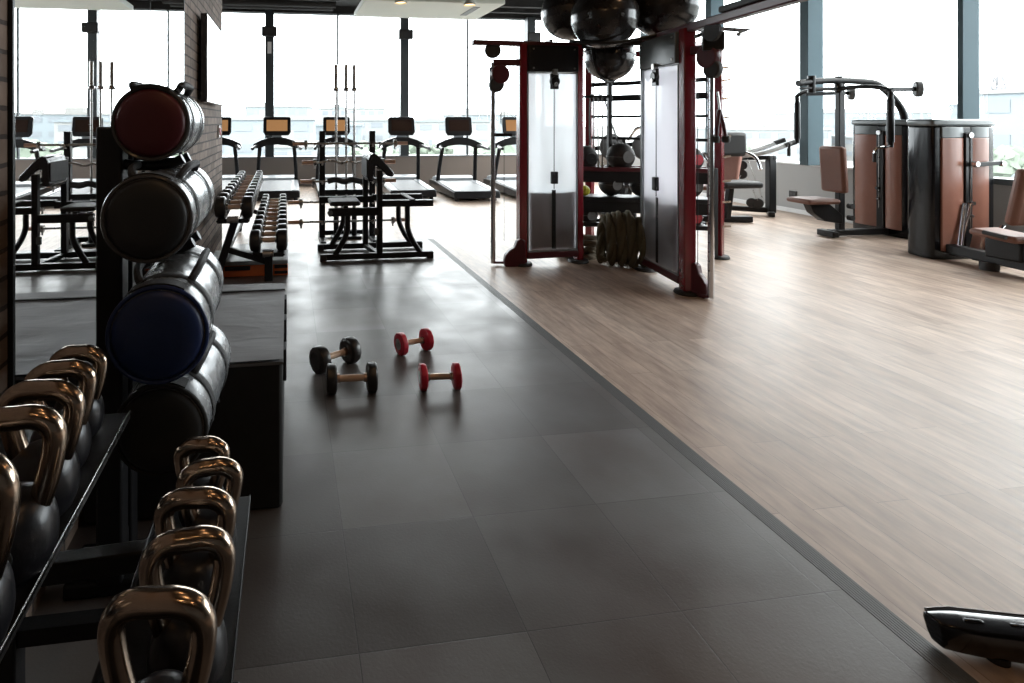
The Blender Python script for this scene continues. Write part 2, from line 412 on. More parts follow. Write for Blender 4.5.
# pale roller blind strip beside the post
# ceiling services: dark ducts, white suspended panel, lamps
for i, (y, z, r) in enumerate(((12.95, 4.08, .1), (12.2, 4.0, .1), (11.3, 3.98, .12))):
    o = MB().cyl((XLL+.1, y, z), (1.0, y, z), r, n=14).build('ceiling_duct', 'ceil')
    tag(o, ['dark ceiling duct nearest the back windows, left of the white panel', 'middle dark ceiling duct left of the white panel', 'dark ceiling duct farthest from the back windows'][i], 'duct', 'dark ducts under the ceiling')
for i, (y, z) in enumerate(((12.9, 4.05), (12.0, 4.0))):
    o = MB().mm((4.2, y, z), (XR-.1, y+.14, z+.16)).build('ceiling_beam', 'ceil')
    struct(o)
pt = thing('ceiling_panel', 'white suspended ceiling panel above the treadmills', 'ceiling panel', (2.45, 10.2, 3.5))
MB().mm((1.25, 9.4, 3.5), (3.66, 10.95, 3.6)).build('panel_board', 'panel', pt, .01, off=(2.45, 10.2, 3.5))
MB().mm((3.2, 9.7, 3.492), (3.32, 10.5, 3.5)).build('vent_grille', 'greyrub', pt, off=(2.45, 10.2, 3.5))
for x in (1.5, 3.4):
    for y in (9.6, 10.7): MB().cyl((x, y, 3.6), (x, y, ZC), .012, n=8).build('hanger_rod', 'steel', pt, off=(2.45, 10.2, 3.5))
for i, u in enumerate((1.82, 2.98)):
    t = thing('ceiling_spotlight', ['warm spotlight at the panel edge above the barbells', 'warm spotlight at the right part of the panel edge'][i], 'spotlight', (u, 9.24, 3.43), 0, 'warm spotlights at the ceiling panel')
    MB().lathe([(.03, .14), (.11, 0), (.105, 0), (.028, .13)], (0, 0, 0), (0, 0, 1), 20).build('lamp_shade', 'panel', t)
    MB().cyl((0, 0, .02), (0, 0, .05), .07, n=16).build('bulb', 'lampw', t)
    MB().cyl((0, 0, .14), (0, 0, ZC-3.43), .012, n=8).build('stem', 'black', t)

# mirror, TV, call point on the brick wall
t = thing('wall_mirror', 'large framed mirror on the brick wall reflecting the gym', 'mirror', (XL, 3.05, .3))
MB().mm((XL+.004, 1.74, .3), (XL+.012, 4.41, 3.9)).build('mirror_glass', 'mirror', t, off=(XL, 3.05, .3))
b = MB()
for y in (1.728, 4.41): b.mm((XL, y, .28), (XL+.014, y+.012, 3.93))
for z in (.28, 3.9): b.mm((XL, 1.728, z), (XL+.014, 4.422, z+.03))
b.build('mirror_frame', 'black', t, off=(XL, 3.05, .3))
MB().mm((XL+.010, 3.35, .3), (XL+.0135, 3.353, 3.9)).build('mirror_joint', 'black', t, off=(XL, 3.05, .3))
tv = thing('television', 'flat black television with a bright reflecting screen on the brick wall', 'television', (XL, 5.75, 1.68))
MB().mm((-.0, -.3, .2), (.03, .3, .55)).build('wall_bracket', 'black', tv)
MB().mm((.03, -.66, 0), (.085, .66, .76)).build('housing', 'gloss', tv, .006)
MB().mm((.085, -.645, .02), (.087, .645, .745)).build('screen', 'tvscreen', tv)
t = thing('alarm_call_point', 'small red and white call point on the brick wall end', 'alarm', (XL, 6.6, 1.33))
MB().mm((0, -.06, 0), (.02, .06, .14)).build('back_box', 'whitetrim', t, .004)
MB().mm((.02, -.045, .03), (.03, .03, .11)).build('red_button', 'red_sign', t, .003)
# window wall fittings
for i, x in enumerate(mull[1:4]):
    t = thing('wall_speaker', ['black speaker box high on the back window post left of the barbells', 'black speaker box high on the back window post behind the fourth treadmill', 'black speaker box high on the back window post beside the exercise balls'][i], 'speaker', (x, YB-.12, 3.42), 0, 'speakers on the back window posts')
    MB().box((0, -.09, .12), (.34, .16, .22)).build('speaker_box', 'blacks', t, .02)
    MB().box((0, -.172, .12), (.30, .008, .18)).build('speaker_grille', 'rubber', t, .004)
    MB().box((0, -.006, .12), (.08, .03, .1)).build('wall_bracket', 'black', t)
tag(MB().mm((mull[1]-.045, YB-.13, 3.05), (mull[1]+.045, YB-.12, 3.32)).build('notice_plate', 'whitetrim', bev=.004), 'small white notice plate on the back window post below the speaker', 'notice')
t = thing('wall_socket', 'black double power socket low on the grey right wall', 'socket', (XR, 8.45, .25))
MB().mm((-.015, -.07, 0), (0, .07, .11)).build('face_plate', 'blacks', t, .004)
MB().cyl((-.019, -.032, .055), (-.015, -.032, .055), .022, n=14).cyl((-.019, .032, .055), (-.015, .032, .055), .022, n=14).build('outlet', 'rubber', t)


# ------------------------------------------------------------------ near left: kettlebells on their rack
def shelf_rack():
    t = thing('kettlebell_rack', 'black two-tier kettlebell rack in the near left corner by the mirror', 'rack', (-.4, 1.1, 0))
    O = (-.4, 1.1, 0); y0, y1 = .35, 1.60
    for nm, x0, x1, z in (('shelf', -.70, -.412, .75), ('shelf', -.335, -.10, .5)):
        s = MB().mm((x0, y0, z-.008), (x1, y1, z)).build(nm, 'black', t, .002, off=O)
        MB().mm((x1-.003, y0, z-.016), (x1, y1, z+.004)).build('front_rail', 'steel' if z > .7 else 'black', s, .0015, off=O)
        MB().mm((x0, y0, z-.045), (x0+.005, y1, z+.02)).build('rear_rail', 'black', s, .0015, off=O)
    for y in (y0+.08, y1-.12):
        b = MB().mm((-.69, y-.03, .02), (-.63, y+.03, .745)).bar((-.66, y, .06), (-.12, y, .06), .06, .06)
        b.bar((-.64, y, .70), (-.45, y, .715), .05, .05).bar((-.66, y, .44), (-.12, y, .465), .05, .05)
        b.build('side_frame', 'black', t, .006, off=O)
        for x in (-.66, -.14): MB().cyl((x, y, MATZ), (x, y, .035), .035, n=16).build('foot', 'rubber', t, off=O)
    b = MB().cyl((-.40, y0+.08, .30), (-.40, y1-.12, .30), .022, n=12)
    b.bar((-.64, y0+.08, .3), (-.16, y0+.08, .3), .04, .04).bar((-.64, y1-.12, .3), (-.16, y1-.12, .3), .04, .04)
    b.build('cross_bar', 'black', t, off=O)
shelf_rack()
def kettlebell(label, x, y, z, Ht, w, rz, group):
    t = thing('kettlebell', label, 'kettlebell', (x, y, z), rz, group)
    r = min(w*.41, .073); th = .0205*(.6+.4*w/.18)
    prof = [(0, 0), (r*.55, 0), (r*.80, r*.14), (r*.97, r*.55), (r, r*.95), (r*.93, r*1.38), (r*.72, r*1.74), (r*.42, r*1.93), (0, r*1.97)]
    P = smooth([V((a, b, 0)) for a, b in prof], 4)
    MB().lathe([(max(p.x, 0), p.y) for p in P], (0, 0, 0), (0, 0, 1), 36).build('bell', 'iron', t)
    zb = r*1.60; h = w/2-th
    pts = [(-h*.62, 0, zb), (-h*.88, 0, zb+(Ht-zb)*.34), (-h*1.0, 0, zb+(Ht-zb)*.66), (-h*.82, 0, Ht-th*1.55), (-h*.45, 0, Ht-th*1.02), (0, 0, Ht-th),
           (h*.45, 0, Ht-th*1.02), (h*.82, 0, Ht-th*1.55), (h*1.0, 0, zb+(Ht-zb)*.66), (h*.88, 0, zb+(Ht-zb)*.34), (h*.62, 0, zb)]
    MB().tube(pts, th, 16, sub=5).build('handle', 'bronze', t)
    MB().cyl((0, -r*1.0, r*.95), (0, -r*.985-.002, r*.95), r*.32, n=24).build('weight_plate', 'greycap', t)
ordn = ['nearest to the camera', 'second from the camera', 'third from the camera', 'fourth from the camera', 'farthest from the camera', 'sixth from the camera']
for i, (x, y, H_, w) in enumerate(((-.198, .925, .30, .182), (-.178, 1.075, .285, .168), (-.188, 1.225, .265, .168), (-.178, 1.37, .24, .150), (-.215, 1.505, .22, .140))):
    kettlebell('kettlebell with worn bronze handle on the lower tier of the rack, '+ordn[i], x, y, .5, H_, w, R((-7, 4, -5, 6, -3)[i]), 'kettlebells on the lower tier')
for i, (x, y, H_, w) in enumerate(((-.50, .74, .30, .178), (-.465, .905, .295, .172), (-.46, 1.065, .28, .168), (-.475, 1.215, .26, .165), (-.493, 1.36, .24, .150), (-.503, 1.50, .22, .140))):
    kettlebell('kettlebell with worn bronze handle on the upper tier by the mirror, '+['nearest to the camera', 'second from the camera', 'third from the camera', 'fourth from the camera', 'fifth from the camera', 'farthest from the camera'][i], x-.004, y, .75, H_, w, R((3, -6, 4, -4, 5, -3)[i]), 'kettlebells on the upper tier')

# ------------------------------------------------------------------ sandbags on their rack
BAGS = [('red', (-.425, 1.88, 1.512), (.0, .39), .114, 'bagred'), ('grey', (-.392, 1.69, 1.243), (.0, .56), .120, 'baggrey'),
        ('blue', (-.335, 1.56, .962), (-.015, .56), .124, 'bagblue'), ('black', (-.345, 1.64, .672), (.02, .54), .122, 'foam')]
def sandbag_rack():
    O = (-.6, 2.0, 0)
    t = thing('sandbag_rack', 'black upright rack holding four cylindrical sandbags beside the mirror', 'rack', O)
    for y in (1.96, 2.08):
        MB().mm((-.60, y-.04, .05), (-.52, y+.04, 1.50)).build('post', 'black', t, .008, off=O)
        MB().mm((-.70, y-.035, MATZ), (-.16, y+.035, .06)).build('base_bar', 'black', t, .008, off=O)
    for z in (.10, 1.42): MB().mm((-.59, 1.96, z), (-.53, 2.08, z+.06)).build('cross_bar', 'black', t, .006, off=O)
    for nm, p, d, r, mt in BAGS:
        L = math.hypot(*d)
        for y in (1.96, 2.08):
            f = (y-p[1])/d[1]; cx = p[0]+d[0]*f; z = p[2]-r-.006
            a = MB().tube([(-.54, y, z-.004), (cx-.08, y, z-.016), (cx, y, z-.018), (cx+.05, y, z-.012), (cx+.085, y, z+.004)], .017, 10, sub=4)
            a.build('support_arm', 'black', t, off=O)
sandbag_rack()
for nm, p, d, r, mt in BAGS:
    lab = {'red': 'sandbag with dark red end on the top arms of the rack', 'grey': 'sandbag with charcoal grey end, second from the top of the rack',
           'blue': 'sandbag with navy blue end, third from the top of the rack', 'black': 'black-ended sandbag lowest on the rack behind the kettlebells'}[nm]
    yaw = math.atan2(-d[0], d[1]); L = math.hypot(*d)
    t = thing('sandbag', lab, 'sandbag', (p[0], p[1], p[2]-r), yaw, 'cylindrical sandbags on the rack')
    c = (0, 0, r)
    prof = [(r*.90, .0), (r*.985, .012), (r, .03)]
    seg = 26
    for k in range(1, seg): prof.append((r*(1+.006*math.sin(k*1.1)+.008*math.sin(k*.5)), .03+(L-.06)*k/seg))
    prof += [(r, L-.03), (r*.97, L-.01), (r*.90, L), (0, L)]
    bd = MB().lathe(prof, c, (0, 1, 0), 40)
    bd.build('bag_body', 'bagbody' if nm != 'red' else 'bagbody', t, ang=60)
    MB().lathe([(0, -.012), (r*.5, -.012), (r*.82, -.008), (r*.93, .002), (r*.95, .02)], c, (0, 1, 0), 40).build('end_cap', mt, t, ang=60)
    ring = [(r*1.0*math.cos(a), .008, r+r*1.0*math.sin(a)) for a in [2*PI*i/40 for i in range(40)]]
    MB().tube(ring, .006, 8, closed=True).build('end_piping', 'bagrim' if nm in ('red', 'grey') else mt, t)
    for f in (.22, .72):
        a0 = MB()
        pr = [(r*1.03, L*f-.018), (r*1.045, L*f-.014), (r*1.045, L*f+.014), (r*1.03, L*f+.018)]
        a0.lathe(pr, c, (0, 1, 0), 40).build('band', 'strap', t, ang=60)
    hy0, hy1 = L*.22, L*.72
    for sx in (1, -1):
        A = R(58)
        def pt(y, q): return (sx*(r*q)*math.cos(A), y, r+(r*q)*math.sin(A))
        MB().tube([pt(hy0, 1.03), pt(hy0+.01, 1.16), pt((hy0+hy1)/2-.08, 1.30), pt((hy0+hy1)/2+.08, 1.30), pt(hy1-.01, 1.16), pt(hy1, 1.03)], .012, 8, sub=5).build('handle', 'strap', t)
    MB().ribbon([(r*1.03*math.cos(R(a)), L*.06, r+r*1.03*math.sin(R(a))) for a in range(60, 126, 6)], .05, .012, (0, 1, 0)).build('grip_strap', 'strap', t)

# ------------------------------------------------------------------ soft plyo box, step, dumbbell rack
O = (-.39, 2.8, MATZ)
t = thing('plyo_box', 'tall black foam plyo box with wrinkled grey vinyl top between the sandbags and dumbbell rack', 'plyo box', O)
MB().mm((-.755, 2.27, MATZ), (-.02, 3.33, .585)).build('foam_body', 'foam', t, .015, off=O)
b = MB(); nx, ny = 16, 24
g = [[b.b.verts.new((-.757+.739*i/nx, 2.266+1.068*j/ny,   .594+.004*noise.noise(V((i*.35, j*.22, 0)))+.001*math.sin(i*.5+j*.9))) for j in range(ny+1)] for i in range(nx+1)]
for i in range(nx):
    for j in range(ny): b.b.faces.new((g[i][j], g[i+1][j], g[i+1][j+1], g[i][j+1]))
b.mm((-.757, 2.266, .573), (-.018, 3.334, .584))
b.build('vinyl_top', 'wrinkle', t, off=O, ang=60)
for y in (2.42, 2.78, 3.1):
    MB().mm((-.02, y, .44), (-.006, y+.09, .57)).build('side_flap', 'strap', t, .003, off=O)
MB().mm((-.757, 3.18, .592), (-.016, 3.195, .602)).build('top_seam', 'strap', t, .002, off=O)

O = (-.38, 5.93, MATZ)
t = thing('step_platform', 'low orange and black step platform with grey top under the dumbbell rack', 'step platform', O)
MB().mm((-.75, 5.67, .125), (0, 6.19, .165)).build('grey_top', 'greytop', t, .01, off=O)
b = MB().mm((-.75, 5.69, MATZ), (0, 6.17, .125))
b.build('orange_riser', 'orange', t, .008, off=O)
for x0, x1, z0, z1 in ((-.60, -.36, .075, .115), (-.13, -.004, .085, .118), (-.13, -.004, .03, .06)):
    MB().mm((x0, 5.683, z0), (x1, 5.692, z1)).build('hand_slot', 'blacks', t, off=O)
for x in (-.7, -.05): MB().cyl((x, 5.74, MATZ-.001), (x, 5.74, MATZ+.014), .04, n=14).build('foot', 'rubber', t, off=O)

DY0, DY1, TILT = 5.42, 8.15, .028
O = (-.4, 6.9, 0)
t = thing('dumbbell_rack', 'black two-tier dumbbell rack along the end of the brick wall', 'rack', O)
def tray(cx, cz, nm):
    s = MB()
    for dx in (-.115, .115): s.bar((cx+dx, DY0, cz), (cx+dx, DY1, cz+TILT*(DY1-DY0)), .07, .016)
    s.bar((cx, DY0+.005, cz), (cx, DY0+.035, cz), .28, .04).bar((cx, DY1-.035, cz+TILT*2.7), (cx, DY1-.005, cz+TILT*2.7), .28, .04)
    o = s.build(nm, 'black', t, .003, off=O)
    MB().cyl((cx-.05, DY0-.02, cz+.02), (cx+.05, DY0-.02, cz+.02), .03, n=14).build('end_plate', 'steel', o, off=O)
TU = (-.50, .595); TL = (-.18, .275)
tray(*TU, 'tier'); tray(*TL, 'tier')
for y in (DY0+.12, DY1-.12):
    zt = TILT*(y-DY0)
    MB().bar((-.49, y, .585+zt), (-.66, y, .05), .07, .07, up=(0, 1, 0)).bar((-.70, y, .04), (-.62, y, .04), .09, .055).build('rear_leg', 'black', t, .006, off=O)
    MB().bar((-.18, y, .265+zt), (-.18, y, .0), .075, .075, up=(0, 1, 0)).build('front_leg', 'black', t, .006, off=O)
    MB().bar((-.57, y, .32), (-.19, y, .19), .055, .055).build('brace', 'black', t, .005, off=O)
MB().bar((-.60, DY0+.12, .22), (-.60, DY1-.12, .22), .05, .05).build('cross_bar', 'black', t, .005, off=O)
def dumbbell(label, loc, rz, L, r, hl, head, handle, collar, group, n=10, flat=True, zoff=None):
    t = thing('dumbbell', label, 'dumbbell', loc, rz, group)
    z = r*math.cos(PI/n) if flat else r
    hw = (L-hl)/2
    for sx in (-1, 1):
        x0 = sx*hl/2
        b = MB(); rot = PI/n
        prof = [(0, 0), (r*.80, 0), (r*.97, hw*.13), (r, hw*.22), (r, hw*.80), (r*.95, hw*.90), (r*.62, hw), (r*.6, hw*.97), (0, hw*.97)]
        b.lathe(prof, (x0, 0, z), (sx, 0, 0), n)
        o = b.build('head', head, t, ang=30)
        MB().cyl((x0+sx*(hw*.965), 0, z), (x0+sx*(hw*.99), 0, z), r*.5, n=20).build('end_plate', 'steel' if collar == 'steel' else head, o)
        MB().cyl((x0-sx*.016, 0, z), (x0+sx*.002, 0, z), r*.30, n=16).build('collar', collar, t)
    gr = r*.20
    pts = [(-hl/2, 0, z), (-hl*.3, 0, z), (0, 0, z), (hl*.3, 0, z), (hl/2, 0, z)]
    P = smooth([V(p) for p in pts], 4)
    MB().tube(P, [gr*(1+.22*math.cos(p.x/hl*PI)) for p in P], 12).build('grip', handle, t)
    return t
NUM = ['nearest', 'second', 'third', 'fourth', 'fifth', 'sixth', 'seventh', 'eighth', 'ninth', 'farthest']
for tier, (cx, cz) in (('lower', TL), ('upper', TU)):
    base = None
    for i in range(10):
        y = DY0+.14+i*.270
        r = .100-.0020*i
        lab = NUM[i]+' dumbbell from the camera on the %s tier of the rack by the brick wall' % tier
        # heads rest on the two tray bars
        loc = (cx, y, cz+.010+TILT*(y-DY0))
        dumbbell(lab, loc, 0, .355-.004*i, r, .145, 'dbhead', 'wood_h', 'steel', 'dumbbells on the %s rack tier' % tier, n=18)

# four dumbbells on the mat
def fd(label, a, c_, r, head, handle, grp, hl):
    (x0, y0), (x1, y1) = a, c_
    L = math.hypot(x1-x0, y1-y0)
    dumbbell(label, ((x0+x1)/2, (y0+y1)/2, MATZ), math.atan2(y1-y0, x1-x0), L, r, hl, head, handle, 'steel' if head == 'redd' else 'copper', grp, n=12)
fd('black dumbbell with wooden grip turned askew on the mat, behind the other black one', (.160, 3.44), (.415, 3.60), .081, 'dbhead', 'wood_h', 'black dumbbells on the mat', .155)
fd('black dumbbell with wooden grip lying straight on the mat, the nearer black one', (.208, 3.20), (.495, 3.185), .080, 'dbhead', 'wood_h', 'black dumbbells on the mat', .165)
fd('red dumbbell lying askew on the mat, farther from the camera', (.70, 3.65), (.925, 3.72), .071, 'redd', 'wood_h', 'red dumbbells on the mat', .140)
fd('red dumbbell lying straight on the mat, the nearer red one', (.728, 3.165), (.962, 3.15), .072, 'redd', 'copper', 'red dumbbells on the mat', .148)

# black glossy base at the near right
O = (2.25, 1.38, 0)
t = thing('machine_base', 'black glossy curved machine base on the wood floor at the near right edge', 'machine base', O)
b = MB()
N = 22; rings = []
for i in range(N+1):
    f = i/N; x = 1.83+.85*f; yc = 1.415-.25*f-.012*math.sin(f*PI); w = .046*min(1, .6+f*6)+.02*f; h = .082+.01*f
    zb = .012
    sec = [(-w*.62, zb), (-w*.95, zb+h*.35), (-w, zb+h*.72), (-w*.86, zb+h*.95), (-w*.5, zb+h), (w*.5, zb+h*1.02), (w*.86, zb+h*.97), (w, zb+h*.75), (w*.9, zb+h*.3), (w*.6, zb)]
    sk = .05*(1-f)
    rings.append([b.b.verts.new((x+(p[1]-zb)*-.25*max(0, 1-f*5)+.02, yc+p[0], p[1])) for p in sec])
for A, B in zip(rings, rings[1:]):
    for k in range(10): b.b.faces.new((A[k], A[(k+1) % 10], B[(k+1) % 10], B[k]))
b.b.faces.new(rings[0]); b.b.faces.new(rings[-1][::-1])
b.build('shell', 'gloss', t, .006, off=O, ang=50)
P = [(1.845+.83*f, 1.415-.25*f-.012*math.sin(f*PI)+.041*min(1, .6+f*6)+.018*f, .012+.082+.01*f-.003) for f in [i/12 for i in range(13)]]
MB().tube(P, .006, 8).build('edge_trim', 'chrome', t, off=O)
for x, y in ((1.98, 1.363), (2.55, 1.20)): MB().cyl((x, y, 0), (x, y, .018), .028, n=18).build('foot', 'rubber', t, off=O)
for x in (1.93, 2.04): MB().box((x, 1.383-.3*(x-1.93), .096), (.05, .012, .008), M.Rotation(-.29, 3, 'Z')).build('foot_ridge', 'gloss', t, .004, off=O)

# ------------------------------------------------------------------ preacher curl bench, barbell rack, standing barbells
O = (.97, 6.5, 0)
t = thing('preacher_bench', 'black preacher curl bench with curved legs at the far end of the mat', 'bench', O)
for y in (6.2, 6.72):
    s = MB().bar((.34, y, .055), (1.58, y, .055), .062, .062).build('base_bar', 'black', t, .008, off=O)
    for x in (.375, 1.545): MB().bar((x-.035, y, .047), (x+.035, y, .047), .078, .07).build('rubber_foot', 'rubber', s, .006, off=O)
    MB().tube([(.64, y, .52), (.64, y, .42), (.635, y, .33), (.59, y, .22), (.50, y, .07)], .030, 10, sub=5).build('curved_leg', 'black', t, off=O)
    MB().tube([(1.295, y, .60), (1.295, y, .46), (1.30, y, .34), (1.35, y, .21), (1.44, y, .07)], .030, 10, sub=5).build('curved_leg', 'black', t, off=O)
s = MB().bar((.43, 6.2, .535), (1.0, 6.2, .535), .07, .085).build('side_rail', 'black', t, .008, off=O)
MB().cyl((.445, 6.150, .535), (.445, 6.168, .535), .03, n=16).build('end_cap', 'greycap', s, off=O)
MB().bar((.36, 6.72, .60), (1.0, 6.72, .60), .07, .075).build('side_rail', 'black', t, .008, off=O)
for y in (6.2, 6.72):
    MB().bar((.98, y, .62), (1.58, y, .615), .075, .07).build('rest_rail', 'black', t, .008, off=O)
MB().mm((1.32, 6.18, .645), (1.38, 6.74, .66)).build('rest_plate', 'rubber', t, .004, off=O)
MB().box((.62, 6.46, .61), (.34, .38, .05)).build('seat_pad', 'rubber', t, .02, off=O)
MB().bar((.62, 6.2, .57), (.62, 6.72, .57), .05, .05).build('seat_beam', 'black', t, .005, off=O)
MB().bar((.985, 6.2, .06), (.985, 6.2, .98), .06, .075, up=(0, 1, 0)).build('upright', 'black', t, .006, off=O)
MB().bar((.90, 6.72, .06), (.90, 6.72, 1.12), .06, .075, up=(0, 1, 0)).build('upright', 'black', t, .006, off=O)
for z in (.055, .86): MB().bar((.985, 6.2, z), (.90, 6.72, z), .05, .05).build('cross_beam', 'black', t, .006, off=O)
MB().mm((.92, 6.16, .28), (.97, 6.19, .36)).build('adjust_knob', 'greycap', t, .008, off=O)
prof = [(.855, .86), (.862, 1.08), (.885, 1.15), (.925, 1.165), (.965, 1.145), (1.135, .965), (1.15, .925), (1.12, .905), (1.075, .915), (.955, 1.03), (.925, 1.03), (.918, .86)]
MB().prism(prof, (0, 6.68, 0), (1, 0, 0), (0, 0, 1), .50).build('arm_pad', 'vinylblk', t, .014, off=O)
MB().mm((.845, 6.20, .90), (.857, 6.66, 1.10)).build('chest_pad', 'rubber', t, .005, off=O)

BY = 7.2
O = (.72, 7.2, 0)
t = thing('barbell_rack', 'black upright rack of fixed barbells behind the preacher bench', 'rack', O)
for x in (.425, 1.06):
    MB().bar((x, BY+.07, .05), (x, BY+.07, 1.39), .075, .075, up=(0, 1, 0)).build('upright', 'black', t, .006, off=O)
    MB().bar((x, 6.95, .03), (x, 7.62, .03), .07, .06).build('base_bar', 'black', t, .006, off=O)
    MB().bar((x, 7.32, .05), (x, 7.55, .06), .05, .05).build('base_cap', 'rubber', t, .004, off=O)
    for z in (1.24, 1.01, .775, .52, .275):
        MB().tube([(x, BY+.05, z-.045), (x, BY-.02, z-.04), (x, BY-.05, z-.01)], .011, 8, sub=3).build('peg', 'steel', t, off=O)
for y, z in ((BY+.07, .62), (7.58, .05)): MB().bar((.425, y, z), (1.06, y, z), .06, .06).build('cross_bar', 'black', t, .005, off=O)
def fixed_bar(label, x0, x1, z, kind, y=BY-.02):
    xm = (x0+x1)/2
    t = thing('barbell', label, 'barbell', (xm, y, z-.014), 0, 'barbells on the upright rack')
    h = (x1-x0)/2; hl = .15; zc = .014
    if kind == 'ez':
        pts = [(-h+hl, 0, zc)]+[(f*h*.62, 0, zc+dz) for f, dz in ((-1, 0), (-.62, .022), (-.25, -.012), (0, .014), (.25, -.012), (.62, .022), (1, 0))]+[(h-hl, 0, zc)]
    else: pts = [(-h+hl, 0, zc), (0, 0, zc), (h-hl, 0, zc)]
    MB().tube(pts, .014, 10, sub=5).build('bar', 'steel', t)
    if kind == 'ezpad':
        pp = [(f*.26, 0, zc+dz) for f, dz in ((-1, 0), (-.6, .02), (-.2, -.008), (.2, .016), (.6, -.008), (1, .01))]
        MB().tube(pp, .036, 12, sub=5).build('foam_grip', 'rubber', t)
    for s in (-1, 1):
        MB().cyl((s*(h-hl), 0, zc), (s*h, 0, zc), .024, n=14).build('sleeve', 'copper', t)
        MB().lathe([(0, -.02), (.042, -.02), (.046, 0), (.042, .02), (0, .02)], (s*(h-hl-.01), 0, zc), (1, 0, 0), 16).cyl((s*(h-hl-.01), 0, zc-.075), (s*(h-hl-.01), 0, zc-.03), .013, n=8).build('collar', 'steel', t)
fixed_bar('long straight barbell on the topmost pegs of the upright rack', .06, 1.50, 1.235, 's')
fixed_bar('wavy curl barbell on the second pegs of the upright rack', .17, 1.34, 1.0, 'ez')
fixed_bar('barbell with thick black wavy foam grip on the middle pegs of the rack', .15, 1.35, .765, 'ezpad')
fixed_bar('straight barbell on the fourth pegs from the top of the rack', .0, 1.47, .51, 's')
fixed_bar('straight barbell on the lowest pegs of the upright rack', .0, 1.47, .265, 's')
O = (.74, 7.42, 0)
t = thing('barbell_holder', 'low black holder for upright barbells behind the barbell rack', 'holder', O)
MB().mm((.55, 7.33, MATZ if 7.33 < MATY else 0), (.93, 7.53, .04)).build('base_plate', 'black', t, .006, off=O)
ST = [(.615, 'left'), (.745, 'middle'), (.85, 'right')]
for x, w in ST: MB().lathe([(.034, 0), (.034, .30), (.029, .30), (.029, 0)], (x, 7.43, .04), (0, 0, 1), 16).build('holder_tube', 'black', t, off=O)
for x, w in ST:
    b = thing('upright_barbell', 'chrome barbell standing upright in the holder, %s one of three' % w, 'barbell', (x, 7.43, .04), 0, 'upright barbells')
    MB().cyl((0, 0, .40), (0, 0, 1.88), .0145, n=10).build('shaft', 'steel', b)
    for z0, z1 in ((0, .42), (1.88, 2.20)): MB().cyl((0, 0, z0), (0, 0, z1), .025, n=12).build('sleeve', 'steel', b)
    for z in (.42, 1.86): MB().lathe([(.0, 0), (.038, 0), (.042, .012), (.042, .03), (.036, .04), (0, .04)], (0, 0, z), (0, 0, 1), 14).build('collar', 'chrome', b)

# ------------------------------------------------------------------ treadmills
def treadmill(label, loc, rz, painted):
    t = thing('treadmill', label, 'treadmill', loc, rz, 'treadmills along the back windows')
    MB().prism([(0, .055), (.02, .185), (1.45, .255), (1.95, .24), (1.98, .10), (1.9, .06)], (-.45, 0, 0), (0, 1, 0), (0, 0, 1), .90).build('deck', 'blacks', t, .02)
    MB().prism([(.03, .187), (1.47, .257), (1.47, .263), (.03, .193)], (-.28, 0, 0), (0, 1, 0), (0, 0, 1), .56).build('running_belt', 'belt', t)
    for s in (-1, 1):
        MB().prism([(.05, .187), (1.45, .256), (1.45, .268), (.05, .199)], (s*.36-.065, 0, 0), (0, 1, 0), (0, 0, 1), .13).build('side_rail', 'rail', t, .004)
        MB().cyl((s*.37, .12, 0), (s*.37, .12, .075), .04, n=14).cyl((s*.37, 1.8, 0), (s*.37, 1.8, .075), .04, n=14).build('foot', 'rubber', t)
    MB().prism([(1.36, .25), (1.42, .31), (1.62, .345), (1.86, .30), (1.94, .22), (1.5, .20)], (-.40, 0, 0), (0, 1, 0), (0, 0, 1), .80).build('motor_hood', 'rail', t, .02)
    for s in (-1, 1):
        MB().tube([(s*.405, 1.40, .14), (s*.395, 1.36, .40), (s*.375, 1.27, .72), (s*.355, 1.20, .96)], .042, 10, sub=5).build('upright', 'blacks', t)
        MB().tube([(s*.34, 1.22, 1.0), (s*.42, 1.10, .99), (s*.47, .92, .965), (s*.475, .72, .955)], .032, 10, sub=4).build('handrail', 'blacks' if s < 0 else 'rail', t)
    arch = [(-.50, -.01), (-.48, .085), (-.32, .16), (-.14, .215), (.14, .215), (.32, .16), (.48, .085), (.50, -.01), (.36, -.01), (.22, .045), (0, .065), (-.22, .045), (-.36, -.01)]
    MB().prism(arch, (0, 1.30, .955), (1, 0, 0), (0, 0, 1), .16).build('dashboard', 'blacks', t, .015)
    MB().mm((-.10, 1.2, 1.13), (.10, 1.26, 1.24)).build('screen_neck', 'rail', t, .01)
    rt = M.Rotation(R(-12), 3, 'X')
    sc = MB().prism([(-.24, -.20), (-.285, -.13), (-.285, .16), (-.255, .195), (.255, .195), (.285, .16), (.285, -.13), (.24, -.20)], V((0, 1.23, 1.405))+rt @ V((0, .03, 0)), (1, 0, 0), rt @ V((0, 0, 1)), .06).build('console', 'blacks', t, .015)
    MB().box(V((0, 1.23, 1.41))+rt @ V((0, -.032, 0)), (.43, .006, .235), rt).build('screen', 'amber' if painted else 'screen_off', sc)  # amber reflection put in as emission on some screens
TM = [(-1.46, 11.20, 1, 'treadmill partly hidden behind the end of the brick wall'), (-.225, 11.02, 1, 'treadmill with lit amber reflection on its screen just right of the brick wall'), (1.02, 11.0, 1, 'treadmill with lit amber reflection on its screen behind the upright barbells'),
      (2.37, 10.75, 0, 'treadmill with dark screen behind the preacher bench'), (3.52, 10.42, 0, 'treadmill with dark screen left of the cable column pole'), (4.75, 10.4, 1, 'treadmill half hidden behind the left cable column')]
for x, y, painted, lab in TM: treadmill(lab, (x, y, 0), 0, painted)

